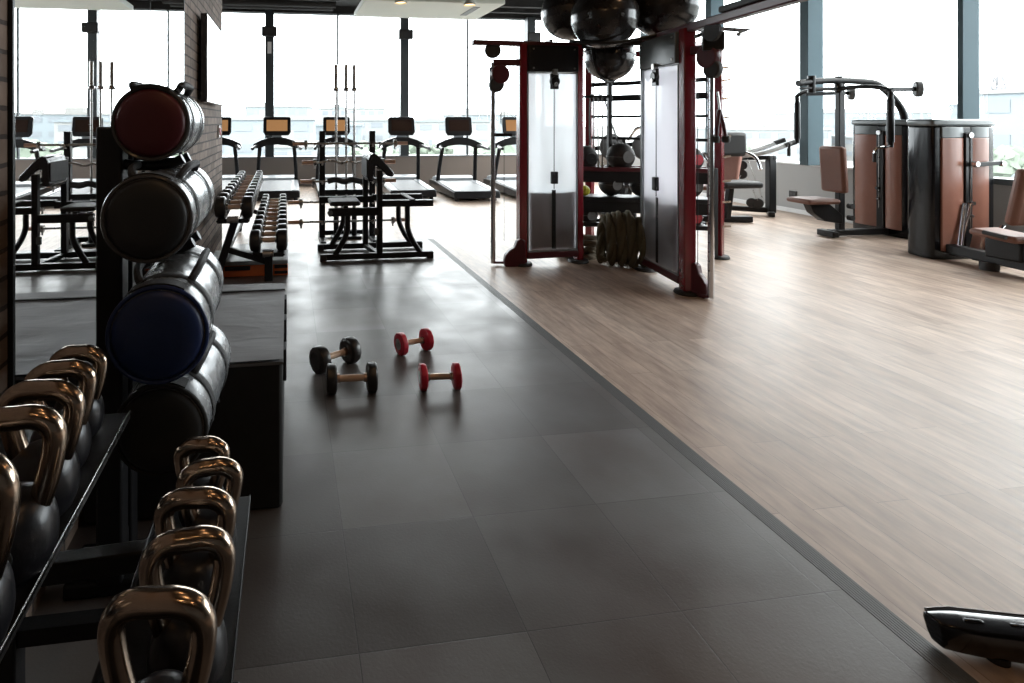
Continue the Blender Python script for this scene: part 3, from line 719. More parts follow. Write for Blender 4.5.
# ------------------------------------------------------------------ multi-station cable trainer
O = (3.4, 5.7, 0)
ft = thing('cable_trainer', 'dark red multi-station cable trainer with two frosted weight towers', 'cable machine', O)
A_, B_, C_, D_, E_, F_ = V((2.44, 5.80, 0)), V((3.09, 5.83, 0)), V((3.60, 5.42, 0)), V((3.475, 4.63, 0)), V((4.72, 5.78, 0)), V((3.87, 7.0, 0))
HT = 2.33
def ftp(mb, name, mat, bev=0., parent=ft, ang=40): return mb.build(name, mat, parent, bev, off=O, ang=ang)
def post(p, d, w=.085, dp=.10, mat='maroon', z1=HT, nm='upright'):
    d = V(d).normalized(); n_ = V((-d.y, d.x, 0))
    rot = M((d, n_, V((0, 0, 1)))).transposed()
    ftp(MB().box((p.x, p.y, (.02+z1)/2), (w, dp, z1-.02), rot), nm, mat, .01)
    ftp(MB().lathe([(0, 0), (.105, 0), (.11, .008), (.10, .03), (.045, .036), (0, .036)], (p.x, p.y, 0), (0, 0, 1), 24), 'foot_pad', 'rubber')
dl = (B_-A_).normalized(); dr = (D_-C_).normalized(); de = (F_-E_).normalized()
post(A_, dl); post(B_, dl, .07); post(C_, dr, .08, .075, 'black'); post(D_, dr, .10, .105); post(E_, de, .085); post(F_, de, .085)
def tower(P, Q, inset0, inset1, hdr):
    d = (Q-P); W = d.length; d.normalize(); n_ = V((d.y, -d.x, 0))      # n_ points to the user's side
    if n_.dot(V((-.6, -1, 0))) < 0: n_ = -n_
    a, c = inset0, W-inset1; mid = (a+c)/2
    rot = M((d, n_, V((0, 0, 1)))).transposed()
    def at(s, o, z): return P+d*s+n_*o+V((0, 0, z))
    ftp(MB().box(at(mid, 0, (2.03+2.31)/2), (c-a, .16, .28), rot), 'header_plate', hdr, .008)
    hb = MB()
    for s_ in (a+.05, c-.05):
        for z in (2.07, 2.27): hb.cyl(at(s_, .079, z), at(s_, .088, z), .010, n=10)
    ftp(hb, 'header_bolts', 'steel')
    ftp(MB().box(at(mid, 0, .105), (c-a+.02, .12, .07), rot), 'lower_beam', 'maroond', .008)
    # frosted shrouds, gently bowed, with rolled edges: front and rear
    for nm, o0, sg in (('front_shroud', .035, 1), ('rear_shroud', -.075, -1)):
        poly = []
        N = 14
        for i in range(N+1):
            f = i/N; poly.append((a+.006+(c-a-.012)*f, o0+sg*.035*math.sin(f*PI)**.6))
        poly2 = [(x, y-sg*.004) for x, y in reversed(poly)]
        ftp(MB().prism(poly+poly2, P+V((0, 0, .155)), d, n_, 1.865 if d.cross(n_).z > 0 else -1.865), nm, 'frost' if sg > 0 or hdr == 'greycap' else 'glass', ang=50)
    # edges of the shroud
    eb = MB()
    for s_ in (a+.004, c-.004): eb.bar(at(s_, .045, .15), at(s_, .045, 2.025), .008, .02, up=tuple(n_))
    eb.bar(at(a, .05, .15), at(c, .05, .15), .02, .02).bar(at(a, .05, 2.02), at(c, .05, 2.02), .012, .012)
    ftp(eb, 'shroud_edge', 'rail')
    # weight stack with pin holes, guide rods, selector
    st = MB()
    for k in range(15): st.box(at(mid, -.03, .185+.0405*k), (c-a-.05, .085, .036), rot)
    stack = ftp(st, 'weight_stack', 'stack', .002)
    hb = MB()
    for k in range(15): hb.cyl(at(mid, .07, .187+.0405*k), at(mid, .076, .187+.0405*k), .008, n=8)
    hb.bar(at(mid, .070, .17), at(mid, .070, .79), .045, .004, up=tuple(n_))
    ftp(hb, 'pin_column', 'black', parent=stack)
    gr = MB()
    for s_ in (-.07, .07): gr.cyl(at(mid+s_, -.03, .8), at(mid+s_, -.03, 2.03), .011, n=10)
    ftp(gr, 'guide_rod', 'chrome')
    ftp(MB().cyl(at(mid, .078, .8), at(mid, .078, 2.0), .004, n=6), 'cable', 'black')
    pb = MB().box(at(mid, .085, 1.93), (.085, .03, .16), rot).cyl(at(mid, .07, 1.93), at(mid, .115, 1.93), .05, n=18)
    ftp(pb, 'pulley', 'blacks', .004)
    ftp(MB().cyl(at(mid, .116, 1.90), at(mid, .124, 1.90), .022, n=14).box(at(mid, .09, 2.03), (.05, .05, .06), rot), 'pulley_hub', 'steel', .003)
    ftp(MB().box(at(mid, .08, .92), (.07, .05, .13), rot), 'selector_block', 'blacks', .008)
    return at
tower(A_, B_, .045, .04, 'blacks')
tower(C_, D_, .04, .055, 'greycap')  # grey header colour stands in for light falling on this plate
# top beams
def beam(p, q, w=.07, h=.075, mat='maroon', nm='top_beam'): return ftp(MB().bar(p, q, w, h), nm, mat, .01)
beam((3.10, 5.84, HT), (1.89, 5.775, HT), .09, .05, 'maroond')
cb_ = beam((3.615, 5.5, HT), (3.27, 3.15, HT), .085, .07, 'maroond')
beam((3.09, 5.83, HT-.01), (3.60, 5.42, HT-.01), .06, .06, 'black'); beam((3.09, 5.83, HT), (3.87, 7.0, HT), .07, .07); beam((3.60, 5.42, HT), (4.72, 5.78, HT), .07, .07)
beam((3.87, 7.0, HT), (4.72, 5.78, HT), .07, .07)
ftp(MB().bar((3.405, 4.10, HT+.06), (3.30, 3.35, HT+.06), .12, .05), 'beam_pad', 'rubber', .012)
ftp(MB().lathe([(0, 0), (.085, 0), (.085, .03), (0, .03)], (2.12, 5.78, HT-.075), (0, 1, 0), 24), 'end_pulley', 'rubber')
ftp(MB().lathe([(0, 0), (.08, 0), (.08, .03), (0, .03)], (3.40, 4.25, HT-.085), (1, .1, 0), 24), 'end_pulley', 'rubber')
ftp(MB().bar((3.47, 4.44, HT-.15), (3.60, 4.35, HT-.15), .16, .15), 'pulley_housing', 'blacks', .01)
ftp(MB().tube([(3.42, 4.45, HT-.10), (3.62, 4.48, HT-.02), (3.66, 4.15, HT-.09), (3.52, 4.10, HT-.13)], .017, 10), 'pull_up_grip', 'steel')
# columns with sliding carriages
for p, d, post_, lowp, cz in ((V((2.136, 5.83, 0)), V((1, -.03, 0)), A_, V((2.35, 5.80, 0)), 2.0), (V((3.545, 4.43, 0)), V((-.3, 1, 0)), D_, V((3.49, 4.545, 0)), 2.06)):
    s_ = ftp(MB().cyl((p.x, p.y, .02), (p.x, p.y, 2.13), .025, n=16), 'guide_column', 'chrome')
    hb = MB()
    for k in range(22): hb.cyl((p.x-.027, p.y-.008, .25+.08*k), (p.x-.0235, p.y-.008, .25+.08*k), .006, n=6)
    ftp(hb, 'column_holes', 'black', parent=s_)
    ftp(MB().bar((p.x, p.y, 2.13), tuple(post_+V((0, 0, 2.13))), .05, .07), 'column_arm', 'maroond', .008)
    ftp(MB().bar((p.x, p.y, .03), (post_.x, post_.y, .03), .05, .025), 'column_base', 'maroond', .006)
    q = d.normalized()
    pl = V((p.x, p.y, 0))+q*.03
    kx = 1. if cz < 2.03 else .62
    ftp(MB().prism([(x_*kx, z_) for x_, z_ in [(-.11, .0), (.10, .0), (.10, .27), (.06, .29), (.01, .27), (-.015, .20), (-.07, .17), (-.115, .12), (-.125, .05)]], lowp+V((0, -.02, 0)), q, (0, 0, 1), .06), 'lower_bracket', 'maroond', .008)
    c_ = ftp(MB().lathe([(0, 0), (.092, 0), (.1, .01), (.1, .055), (.092, .065), (0, .065)], (p.x+q.x*.04, p.y+q.y*.04-.055, cz), (.1, -1, 0) if abs(q.x) > .5 else (-1, -.15, 0), 26), 'carriage', 'maroond', .003)
    ftp(MB().lathe([(0, 0), (.072, 0), (.078, .01), (.078, .05), (.07, .06), (0, .06)], (p.x-.0, p.y-.055, cz-.11), (.1, -1, 0) if abs(q.x) > .5 else (-1, -.15, 0), 24), 'swivel_pulley', 'rubber', .003)
    ftp(MB().cyl((p.x, p.y, cz-.17), (p.x, p.y, cz+.08), .040, n=18), 'carriage_sleeve', 'blacks', .004)
    ftp(MB().cyl(pl+V((q.x*.09, q.y*.09, .25)), pl+V((q.x*.09, q.y*.09, 2.1)), .003, n=6), 'cable', 'black')
ftp(MB().bar((2.15, 5.80, 1.37), (2.33, 5.79, 1.37), .02, .035), 'lock_lever', 'black', .004)
ch = MB()
for k in range(9): ch.tube([(2.20+.006*math.cos(a)*(k % 2)+.0, 5.77+.009*math.cos(a)*(1-k % 2), 1.72-k*.028+.018*math.sin(a)) for a in [2*PI*i/8 for i in range(8)]], .0028, 5, closed=True)
ftp(ch, 'hanging_chain', 'steel')
# climbing rungs, shelves at the back
for z, w in ((1.98, .05), (1.80, .075), (1.57, .035), (1.30, .035)):
    ftp(MB().bar((F_.x, F_.y, z), (E_.x, E_.y, z), w, w), 'rung', 'black', .004)
pg = MB()
ftp(MB().bar((3.70, 6.25, .02), (3.70, 6.25, HT), .045, .05, up=(0, 1, 0)), 'inner_post', 'black', .006)
for z in (2.1, 1.96, 1.76, 1.55, 1.34, 1.12, .85, .62, .35):
    pg.cyl((E_.x+.02, E_.y-.03, z), (E_.x+.09, E_.y-.07, z+.01), .011, n=8)
ftp(pg, 'peg', 'steel')
SHZ = (.97, .63, .34)
for z in SHZ:
    b = MB()
    P0 = V((3.22, 6.22, z)); P1 = V((4.62, 5.72, z))
    dd = (P1-P0).normalized(); nn = V((-dd.y, dd.x, 0))
    b.bar(P0, P1, .05, .05).bar(P0+nn*.26, P1+nn*.26, .05, .05)
    for f in (.04, .5, .96): b.bar(P0.lerp(P1, f), P0.lerp(P1, f)+nn*.26, .04, .03)
    if .6 < z < .9: b.bar(P0+nn*.13+V((0, 0, .019)), P1+nn*.13+V((0, 0, .019)), .26, .012)
    sh = ftp(b, 'storage_shelf', 'maroond' if z > .9 else 'black', .006)
    if z > .6: ftp(MB().bar(P0+V((0, 0, -.085)), P1+V((0, 0, -.085)), .014, .13), 'shelf_dark_strip', 'black', .003, parent=sh)  # black strip added to darken the gap, standing in for shade and clutter
ftp(MB().bar((3.22, 6.22, .02), (3.22, 6.22, 1.0), .05, .05, up=(0, 1, 0)).bar((4.62, 5.72, .02), (4.62, 5.72, 1.0), .05, .05, up=(0, 1, 0)), 'shelf_post', 'black', .006)
ftp(MB().bar((3.40, 6.40, 1.80), (3.72, 6.24, 1.80), .03, .03), 'hook_bar', 'black', .004)
for f, zl, lab in ((.40, 1.10, 'grey rope hanging nearest the left weight tower on the hook bar'), (.66, .92, 'grey rope hanging nearest the rungs on the hook bar')):
    hx, hy = 3.40+.32*f, 6.40-.16*f
    t = thing('skipping_rope', lab, 'rope', (hx, hy, zl), 0, 'grey ropes on the hook bar')
    hz = 1.818-zl
    MB().tube([(.012, -.022, .12), (.016, -.024, hz*.5), (.012, -.018, hz-.03), (0, 0, hz), (-.012, .018, hz-.03), (-.016, .024, hz*.5), (-.010, .022, .12)], .007, 7, sub=4).build('cord', 'greyrub', t)
    for sx in (-1, 1): MB().cyl((-.012*sx, .022*sx, 0), (-.011*sx, .022*sx, .13), .013, n=10).build('handle', 'armgrey', t)
# curved ball rail on the top frame
ftp(MB().tube([(2.92, 5.68, HT+.02), (2.98, 5.40, HT-.03), (3.17, 5.22, HT-.05), (3.45, 5.14, HT), (3.85, 5.12, HT+.09), (4.25, 5.30, HT+.06)], .016, 10, sub=6), 'ball_rail', 'black')
ftp(MB().tube([(2.80, 5.86, HT+.05), (3.0, 6.4, HT+.10), (3.4, 6.65, HT+.12), (3.9, 6.3, HT+.10), (4.25, 5.75, HT+.06)], .016, 10, sub=6), 'ball_rail', 'black')
ftp(MB().tube([(3.2, 5.75, 2.3), (3.28, 5.78, 2.05), (3.44, 5.82, 1.935), (3.62, 5.86, 2.05), (3.72, 5.88, 2.3)], .014, 8, sub=5), 'ball_cradle', 'black')

def exball(label, c, r):
    t = thing('exercise_ball', label, 'exercise ball', (c[0], c[1], c[2]-r), 0, 'black exercise balls on the cable trainer')
    prof = []
    N = 60
    for i in range(N+1):
        a = -PI/2+PI*i/N
        rr = r*(1+(.010*max(0, math.sin(i*PI/2.5))**3 if 12 < i < 48 else 0))
        prof.append((max(0, rr*math.cos(a)), r+rr*math.sin(a)))
    MB().lathe(prof, (0, 0, 0), (0, 0, 1), 40).build('ball_shell', 'ball', t, ang=80)
    MB().cyl((0, -r*.985, r*.9), (0, -r*1.003, r*.9), .018, n=12).build('valve_plug', 'rubber', t)
exball('large black exercise ball at the front middle on top of the cable trainer', (3.17, 5.45, 2.57), .325)
exball('black exercise ball at the rear left on top of the cable trainer', (3.13, 6.08, 2.735), .315)
exball('black exercise ball at the right on top of the cable trainer', (3.86, 5.50, 2.73), .345)
exball('black exercise ball hanging low in the cradle under the others', (3.47, 5.86, 2.215), .262)

def rope_tex(pts, r, name, mat, parent, off, n=10, sub=6):
    P = smooth([V(p) for p in pts], sub); out = MB()
    # three twisted strands
    cum = [0]
    for a, b in zip(P, P[1:]): cum.append(cum[-1]+(b-a).length)
    for k in range(3):
        q = []; px = None
        for i, p in enumerate(P):
            d = (P[min(i+1, len(P)-1)]-P[max(i-1, 0)]).normalized()
            if px is None: px = d.cross(V((0, 0, 1)) if abs(d.z) < .9 else V((1, 0, 0))).normalized()
            else: px = (px-d*px.dot(d)).normalized()
            y = d.cross(px); a = 2*PI*k/3+cum[i]/(r*6.5)*2*PI*.5
            q.append(p+px*(r*.5*math.cos(a))+y*(r*.5*math.sin(a)))
        out.tube(q, r*.56, 7)
    return out.build(name, mat, parent, off=off, ang=80)
O2 = (3.40, 5.66, 0)
t = thing('battle_rope', 'coiled olive battle rope heaped between the two weight towers', 'rope', O2)
loops = []
for k, (cx, cy, ry, rz) in enumerate(((3.29, 5.70, .15, .225), (3.37, 5.64, .16, .24), (3.45, 5.58, .16, .245), (3.53, 5.52, .15, .215))):
    for i in range(14):
        a = -PI/2+2*PI*i/14
        loops.append((cx+.07*i/14+.10*math.cos(a)*.45, cy-.05*i/14+.13*math.cos(a), .05+rz+rz*math.sin(a)))
rope_tex(loops, .052, 'rope_coil', 'rope', t, O2, sub=4)
rope_tex([(3.50, 5.45, .04), (3.60, 5.60, .037), (3.58, 5.80, .037), (3.40, 5.92, .037), (3.2, 5.98, .037)], .036, 'rope_tail', 'rope', t, O2)
O3 = (3.22, 6.0, 0)
t = thing('battle_rope', 'pale worn battle rope loops lying on the floor behind the left weight tower', 'rope', O3)
lp = []
for k in range(3):
    for i in range(10):
        a = 2*PI*i/10
        lp.append((3.20+.20*math.cos(a)+.02*k, 6.05+.16*math.sin(a), .037+.072*k+.006*math.sin(a*2)))
rope_tex(lp, .035, 'rope_coil', 'rope2', t, O3, sub=5)

def medball(label, c, r, mat, band):
    t = thing('medicine_ball', label, 'medicine ball', (c[0], c[1], c[2]-r), 0, 'medicine balls on the trainer shelves')
    MB().sphere((0, 0, r), r).build('shell', mat, t, ang=80)
    MB().tube([(r*math.cos(a), r*math.sin(a), r) for a in [2*PI*i/28 for i in range(28)]], .005, 6, closed=True).build('seam', band, t)
    MB().cyl((-.0, -r*.96, r), (0, -r*1.005, r), r*.42, n=22).build('printed_disc', band, t)
def shelfpt(f, z, off=.13):
    P0 = V((3.22, 6.22, z)); P1 = V((4.62, 5.72, z)); dd = (P1-P0).normalized(); nn = V((-dd.y, dd.x, 0))
    return P0.lerp(P1, f)+nn*off
mb_ = [(.11, 0, .14, 'rubber', 'blacks', 'black medicine ball leftmost on the top shelf'), (.37, 0, .155, 'rubber', 'greyrub', 'large black medicine ball in the middle of the top shelf'), 
       (.86, 0, .14, 'rubber', 'redd', 'black and red medicine ball at the right end of the top shelf'), (.30, 1, .135, 'rubber', 'greyrub', 'black medicine ball in the middle shelf above the rope'), (.52, 1, .13, 'rubber', 'blacks', 'black medicine ball on the middle shelf by the right tower'),
       (.86, 1, .135, 'rubber', 'greyrub', 'black medicine ball at the right end of the middle shelf'), (.12, 2, .125, 'rubber', 'greyrub', 'black medicine ball at the left end of the lowest shelf'), (.40, 2, .125, 'rubber', 'blacks', 'black medicine ball on the lowest shelf behind the olive rope'),
       (.86, 2, .13, 'rubber', 'redd', 'black and red medicine ball at the right end of the lowest shelf')]
for f, s, r, m1, m2, lab in mb_:
    p = shelfpt(f, SHZ[s]+.025); rr = r
    zc = math.sqrt(max(0, rr*rr-.0)) ; medball(lab, (p.x, p.y, p.z+(rr if s == 1 else math.sqrt(rr*rr-.105**2))), rr, m1, m2)
p = shelfpt(.10, SHZ[1]+.025, .07)
medball('small yellow toning ball on the middle shelf beside the left weight tower', (p.x, p.y, p.z+.06), .06, 'yellow', 'yellow')
# triceps rope hanging from the right carriage
O4 = (3.56, 4.36, 1.2)
t = thing('triceps_rope', 'dark red triceps rope handle hanging beside the right chrome column', 'rope handle', O4)
MB().tube([(3.555, 4.37, 1.76), (3.565, 4.36, 1.66), (3.567, 4.36, 1.60)], .009, 8).build('hook', 'steel', t, off=O4)
MB().tube([(3.567, 4.36, 1.61), (3.55, 4.36, 1.5), (3.535, 4.36, 1.385)], .016, 8, sub=3).tube([(3.567, 4.36, 1.61), (3.60, 4.36, 1.5), (3.625, 4.36, 1.38)], .016, 8, sub=3).build('rope_strand', 'maroond', t, off=O4)
for x in (3.533, 3.627): MB().lathe([(0, 0), (.026, .0), (.034, .02), (.03, .05), (.016, .06), (0, .06)], (x, 4.36, 1.335), (0, 0, 1), 14).build('stopper', 'rubber', t, off=O4)
O5 = (3.68, 6.2, 1.3)
t = thing('suspension_strap', 'black suspension strap hanging diagonally from the thick rung', 'strap', O5)
MB().ribbon([(3.95, 6.84, 1.83), (3.96, 6.80, 1.78), (4.0, 6.72, 1.5), (4.06, 6.66, 1.25)], .035, .006, (1, .6, 0)).build('webbing', 'strap', t, off=O5)
MB().tube([(4.03, 6.68, 1.25), (4.02, 6.68, 1.15), (4.10, 6.62, 1.15), (4.09, 6.63, 1.25)], .012, 8).build('handle', 'rubber', t, off=O5)

# ------------------------------------------------------------------ machines along the right windows
def weight_tower(parent, off, o, d, n_, W, dep, zt, cap='greycap', i0=.07, i1=.125):
    """D-shaped tower: front edge starts at o and runs W along d; n_ points out of the front."""
    o, d, n_ = V(o), V(d), V(n_)
    def P(s, q, z=0): return o+d*s+n_*q+V((0, 0, z))
    sg = 1 if d.cross(-n_).z > 0 else -1
    outer = [(0, .02), (.04, 0)]
    outer = [(.0, .0), (.12, -.035), (W-.12, -.035), (W, 0), (W+.01, .12), (W-.03, dep*.7), (W*.78, dep), (W*.22, dep), (.03, dep*.7), (-.01, .12)]
    q = [(s_, b) for s_, b in outer]
    MB().prism(q, P(0, 0, 0), d, -n_, sg*zt).build('tower_shell', 'towerblk', parent, .02, off=off, ang=50)
    capp = [(W/2+(s_-W/2)*1.04, dep/2+(b-dep/2)*1.04) for s_, b in outer]
    MB().prism(capp, P(0, 0, zt-.0), d, -n_, sg*.075).build('tower_cap', cap, parent, .02, off=off, ang=50)
    for i, (s0, s1) in enumerate(((i0, W*.43), (W*.55, W-i1))):
        poly = []
        for k in range(9):
            f = k/8; s_ = s0+(s1-s0)*f; poly.append((s_, -.040-.022*math.sin(f*PI)))
        poly += [(s1, -.02), (s0, -.02)]
        MB().prism(poly, P(0, 0, .10), d, -n_, sg*(zt-.23)).build('brown_panel', 'brownp', parent, .004, off=off, ang=50)
        MB().prism([(a, b+.002) for a, b in poly], P(0, 0, zt-.125), d, -n_, sg*.115).build('panel_header', cap, parent, .004, off=off, ang=50)
    MB().mm((0, 0, 0), (0, 0, 0)) if False else None
    rot = M((d, n_, V((0, 0, 1)))).transposed()
    MB().box(P(W*.49, .048, zt/2), (W*.11, .02, zt-.16), rot).build('centre_slot', 'blacks', parent, .004, off=off)
    MB().cyl(P(W/2, .062, .35), P(W/2, .062, zt-.12), .004, n=6).build('cable', 'steel', parent, off=off)
    MB().cyl(P(W/2, .058, .62), P(W/2, .10, .62), .02, n=12).cyl(P(W/2, .058, .48), P(W/2, .09, .48), .015, n=12).build('selector_pin', 'chrome', parent, off=off)
    MB().cyl(P(W/2, .05, zt-.10), P(W/2, .075, zt-.10), .03, n=14).build('top_pulley', 'steel', parent, off=off)
    return P

O = (7.3, 6.6, 0)
t = thing('pec_fly_machine', 'black chest fly machine with upright brown pad, between the blue-grey posts', 'chest machine', O)
weight_tower(t, O, (7.86, 6.24, 0), (0, 1, 0), (-1, 0, 0), .84, .34, 1.46, i0=.15, i1=.07)
MB().bar((6.98, 6.60, .06), (7.9, 6.60, .06), .09, .08).build('base_beam', 'black', t, .01, off=O)
MB().bar((6.98, 6.50, .05), (6.98, 6.74, .05), .09, .08).build('foot_bar', 'black', t, .012, off=O)
MB().bar((7.14, 6.60, .05), (7.14, 6.60, 2.02), .085, .07, up=(0, 1, 0)).build('main_post', 'black', t, .008, off=O)
rt = M.Rotation(R(-4), 3, 'Y') @ M.Rotation(0, 3, 'X')
MB().box((7.045, 6.60, .885), (.085, .34, .60), rt).build('back_pad', 'brown', t, .035, off=O)
MB().box((6.74, 6.60, .485), (.46, .36, .065)).build('seat_pad', 'brown', t, .028, off=O)
MB().prism([(6.64, .45), (6.92, .45), (7.12, .30), (7.12, .18), (6.86, .22), (6.70, .33)], (0, 6.66, 0), (1, 0, 0), (0, 0, 1), .12).build('seat_bracket', 'black', t, .01, off=O)
for z in (.42, .27): MB().cyl((7.16, 6.50, z), (7.16, 6.44, z), .035, n=14).build('adjust_knob', 'rubber', t, off=O)
MB().tube([(6.52, 6.60, 2.0), (6.8, 6.6, 2.03), (7.1, 6.58, 2.04), (7.4, 6.55, 2.03), (7.62, 6.52, 1.99), (7.82, 6.48, 1.80), (7.93, 6.46, 1.62), (7.95, 6.46, 1.48)], .042, 12, sub=4).build('boom', 'black', t, off=O)
MB().bar((6.55, 6.60, 1.94), (7.22, 6.60, 1.94), .07, .022).build('boom_plate', 'black', t, .004, off=O)
for x in (6.72, 7.12): MB().cyl((x, 6.6, 1.88), (x, 6.6, 2.10), .045, n=16).build('pivot', 'black', t, off=O)
for s, nm in ((-1, 'near'), (1, 'far')):
    y1 = 6.6+.64*s
    MB().tube([(7.10, 6.6, 1.93), (7.13, 6.6+.25*s, 1.945), (7.14, 6.6+.5*s, 1.925), (7.14, y1, 1.87), (7.14, y1, 1.80), (7.14, y1, 1.20)], .028, 10, sub=4).build('swing_arm', 'black', t, off=O)
    MB().cyl((7.14, y1, 1.78), (7.14, y1, 1.26), .038, n=14).build('arm_pad', 'blacks', t, off=O)
    MB().tube([(7.14, y1, 1.22), (7.05, y1, 1.20), (6.98, y1-.04*s, 1.18), (6.97, y1-.04*s, 1.06)], .016, 8, sub=3).build('grip_bar', 'chrome' if s < 0 else 'black', t, off=O)
    MB().cyl((6.97, y1-.04*s, 1.13), (6.97, y1-.04*s, 1.02), .022, n=12).build('hand_grip', 'rubber', t, off=O)
    ye = 5.95 if s < 0 else 6.95
    xe = 7.52 if s < 0 else 7.70
    MB().bar((7.14, y1 if s < 0 else 7.1, 1.89), (xe, ye, 1.90), .04, .05).build('counterweight_bar', 'black', t, .006, off=O)
    MB().lathe([(0, 0), (.085, 0), (.098, .012), (.098, .055), (.085, .067), (0, .067)], (xe-.02, ye+.03, 1.90), (.8, -.6, 0), 24).build('counterweight', 'greyrub', t, off=O)

O = (7.3, 5.1, 0)
t = thing('seated_press_machine', 'black seated leg machine with brown pads nearest on the right, cut off by the frame', 'leg machine', O)
P = weight_tower(t, O, (6.97, 5.37, 0), (1, 0, 0), (0, -1, 0), .80, .40, 1.46)
MB().bar((7.14, 5.42, .13), (7.02, 3.9, .11), .12, .10).build('base_beam', 'black', t, .012, off=O)
MB().bar((7.09, 5.05, .10), (7.45, 5.05, .10), .10, .08).build('cross_beam', 'black', t, .01, off=O)
for x, y in ((7.06, 4.92), (7.02, 4.05), (7.46, 5.05)): MB().cyl((x, y, 0), (x, y, .085), .075, n=20).build('foot', 'rubber', t, off=O)
MB().tube([(7.23, 5.30, .12), (7.26, 5.30, .30), (7.30, 5.28, .50), (7.33, 5.28, .62)], .020, 10, sub=3).build('lever_arm', 'chrome', t, off=O)
MB().cyl((7.14, 5.26, .12), (7.27, 5.30, .62), .012, n=8).cyl((7.17, 5.25, .12), (7.30, 5.30, .62), .012, n=8).build('link_rod', 'chrome', t, off=O)
MB().tube([(7.33, 5.15, .12), (7.36, 5.12, .22), (7.42, 5.10, .32), (7.50, 5.10, .40)], .024, 10, sub=4).build('curved_arm', 'chrome', t, off=O)
MB().bar((7.30, 5.20, .14), (7.36, 5.20, .36), .10, .06).build('linkage', 'copper', t, .01, off=O)
MB().bar((7.38, 5.275, 1.04), (7.70, 5.26, 1.06), .035, .045).build('handle_bar', 'black', t, .006, off=O)
for x in (7.37, 7.71): MB().cyl((x, 5.275, 1.05), (x, 5.235, 1.05), .03, n=14).build('bar_end', 'chrome', t, off=O)
MB().box((7.02, 4.76, .385), (.34, .40, .07), M.Rotation(R(4), 3, 'X')).build('seat_pad', 'brown', t, .03, off=O)
MB().box((7.04, 4.74, .25), (.18, .30, .20)).build('seat_bracket', 'black', t, .02, off=O)
MB().box((7.03, 4.56, .79), (.42, .10, .56), M.Rotation(R(10), 3, 'X')).build('back_pad', 'brown', t, .04, off=O)
MB().bar((7.03, 4.50, .15), (7.03, 4.46, .85), .07, .07, up=(1, 0, 0)).build('back_post', 'black', t, .008, off=O)
MB().cyl((6.79, 4.60, .40), (6.79, 4.78, .42), .022, n=12).build('side_grip', 'rubber', t, off=O)

O = (7.3, 8.45, 0)
t = thing('incline_row_machine', 'black pulley row machine with inclined brown pad and long silver arms at the far right', 'row machine', O)
MB().bar((6.75, 8.85, .09), (7.66, 8.20, .09), .09, .08).build('base_beam', 'black', t, .01, off=O)
MB().bar((7.5, 8.06, .045), (7.74, 8.36, .045), .09, .07).build('foot_bar', 'black', t, .01, off=O)
MB().bar((6.66, 8.72, .045), (6.84, 8.98, .045), .09, .07).build('foot_bar', 'black', t, .01, off=O)
MB().bar((7.62, 8.21, .05), (7.62, 8.21, .96), .12, .10, up=(0, 1, 0)).build('main_post', 'black', t, .01, off=O)
MB().bar((7.66, 8.18, .93), (6.95, 8.70, .90), .08, .07).build('top_beam', 'black', t, .01, off=O)
MB().bar((7.0, 8.66, .12), (7.06, 8.62, .88), .08, .08, up=(0, 1, 0)).build('rear_post', 'black', t, .008, off=O)
MB().tube([(6.9, 8.55, .93), (7.15, 8.35, .94), (7.45, 8.12, 1.02), (7.72, 7.98, 1.15)], .034, 10, sub=4).build('lever_arm', 'armgrey', t, off=O)
MB().tube([(6.98, 8.82, .93), (7.25, 8.60, .95), (7.55, 8.42, 1.04), (7.85, 8.32, 1.17)], .034, 10, sub=4).build('lever_arm', 'armgrey', t, off=O)
for x, y, z in ((7.74, 7.97, 1.16), (7.87, 8.31, 1.18)): MB().cyl((x-.07, y+.03, z-.03), (x+.07, y-.03, z+.03), .038, n=14).build('hand_grip', 'rubber', t, off=O)
for dy, nm in ((0, 1),):
    MB().box((7.06, 8.36, .83), (.09, .26, .78), M.Rotation(R(22), 3, 'Z') @ M.Rotation(R(17), 3, 'Y')).build('incline_pad', 'pink', t, .03, off=O)
MB().box((6.80, 8.38, .44), (.40, .30, .07), M.Rotation(R(-40), 3, 'Z')).build('seat_pad', 'brown', t, .025, off=O)
MB().bar((6.9, 8.45, .13), (6.9, 8.45, .42), .07, .07, up=(0, 1, 0)).build('seat_post', 'black', t, .006, off=O)
for z in (.80, .655): MB().lathe([(0, 0), (.07, 0), (.078, .008), (.07, .018), (.07, .026), (.078, .036), (.07, .044), (0, .044)], (7.27, 8.40, z), (-.65, -.75, 0), 22).build('pulley', 'rubber', t, off=O)
for dx in (-.03, .03): MB().lathe([(0, 0), (.07, 0), (.078, .008), (.078, .036), (.07, .044), (0, .044)], (7.42+dx, 8.30-dx, .20), (-.65, -.75, 0), 22).build('lower_pulley', 'rubber', t, off=O)
cbl = MB()
for a, c_ in (((7.25, 8.38, .86), (7.22, 8.42, .90)), ((7.22, 8.36, .64), (7.05, 8.45, .20)), ((7.30, 8.34, .64), (7.42, 8.24, .24)), ((7.34, 8.36, .90), (7.50, 8.22, .24)), ((7.27, 8.38, .76), (7.27, 8.38, .70))): cbl.cyl(a, c_, .005, n=6)
cbl.build('cable', 'steel', t, off=O)

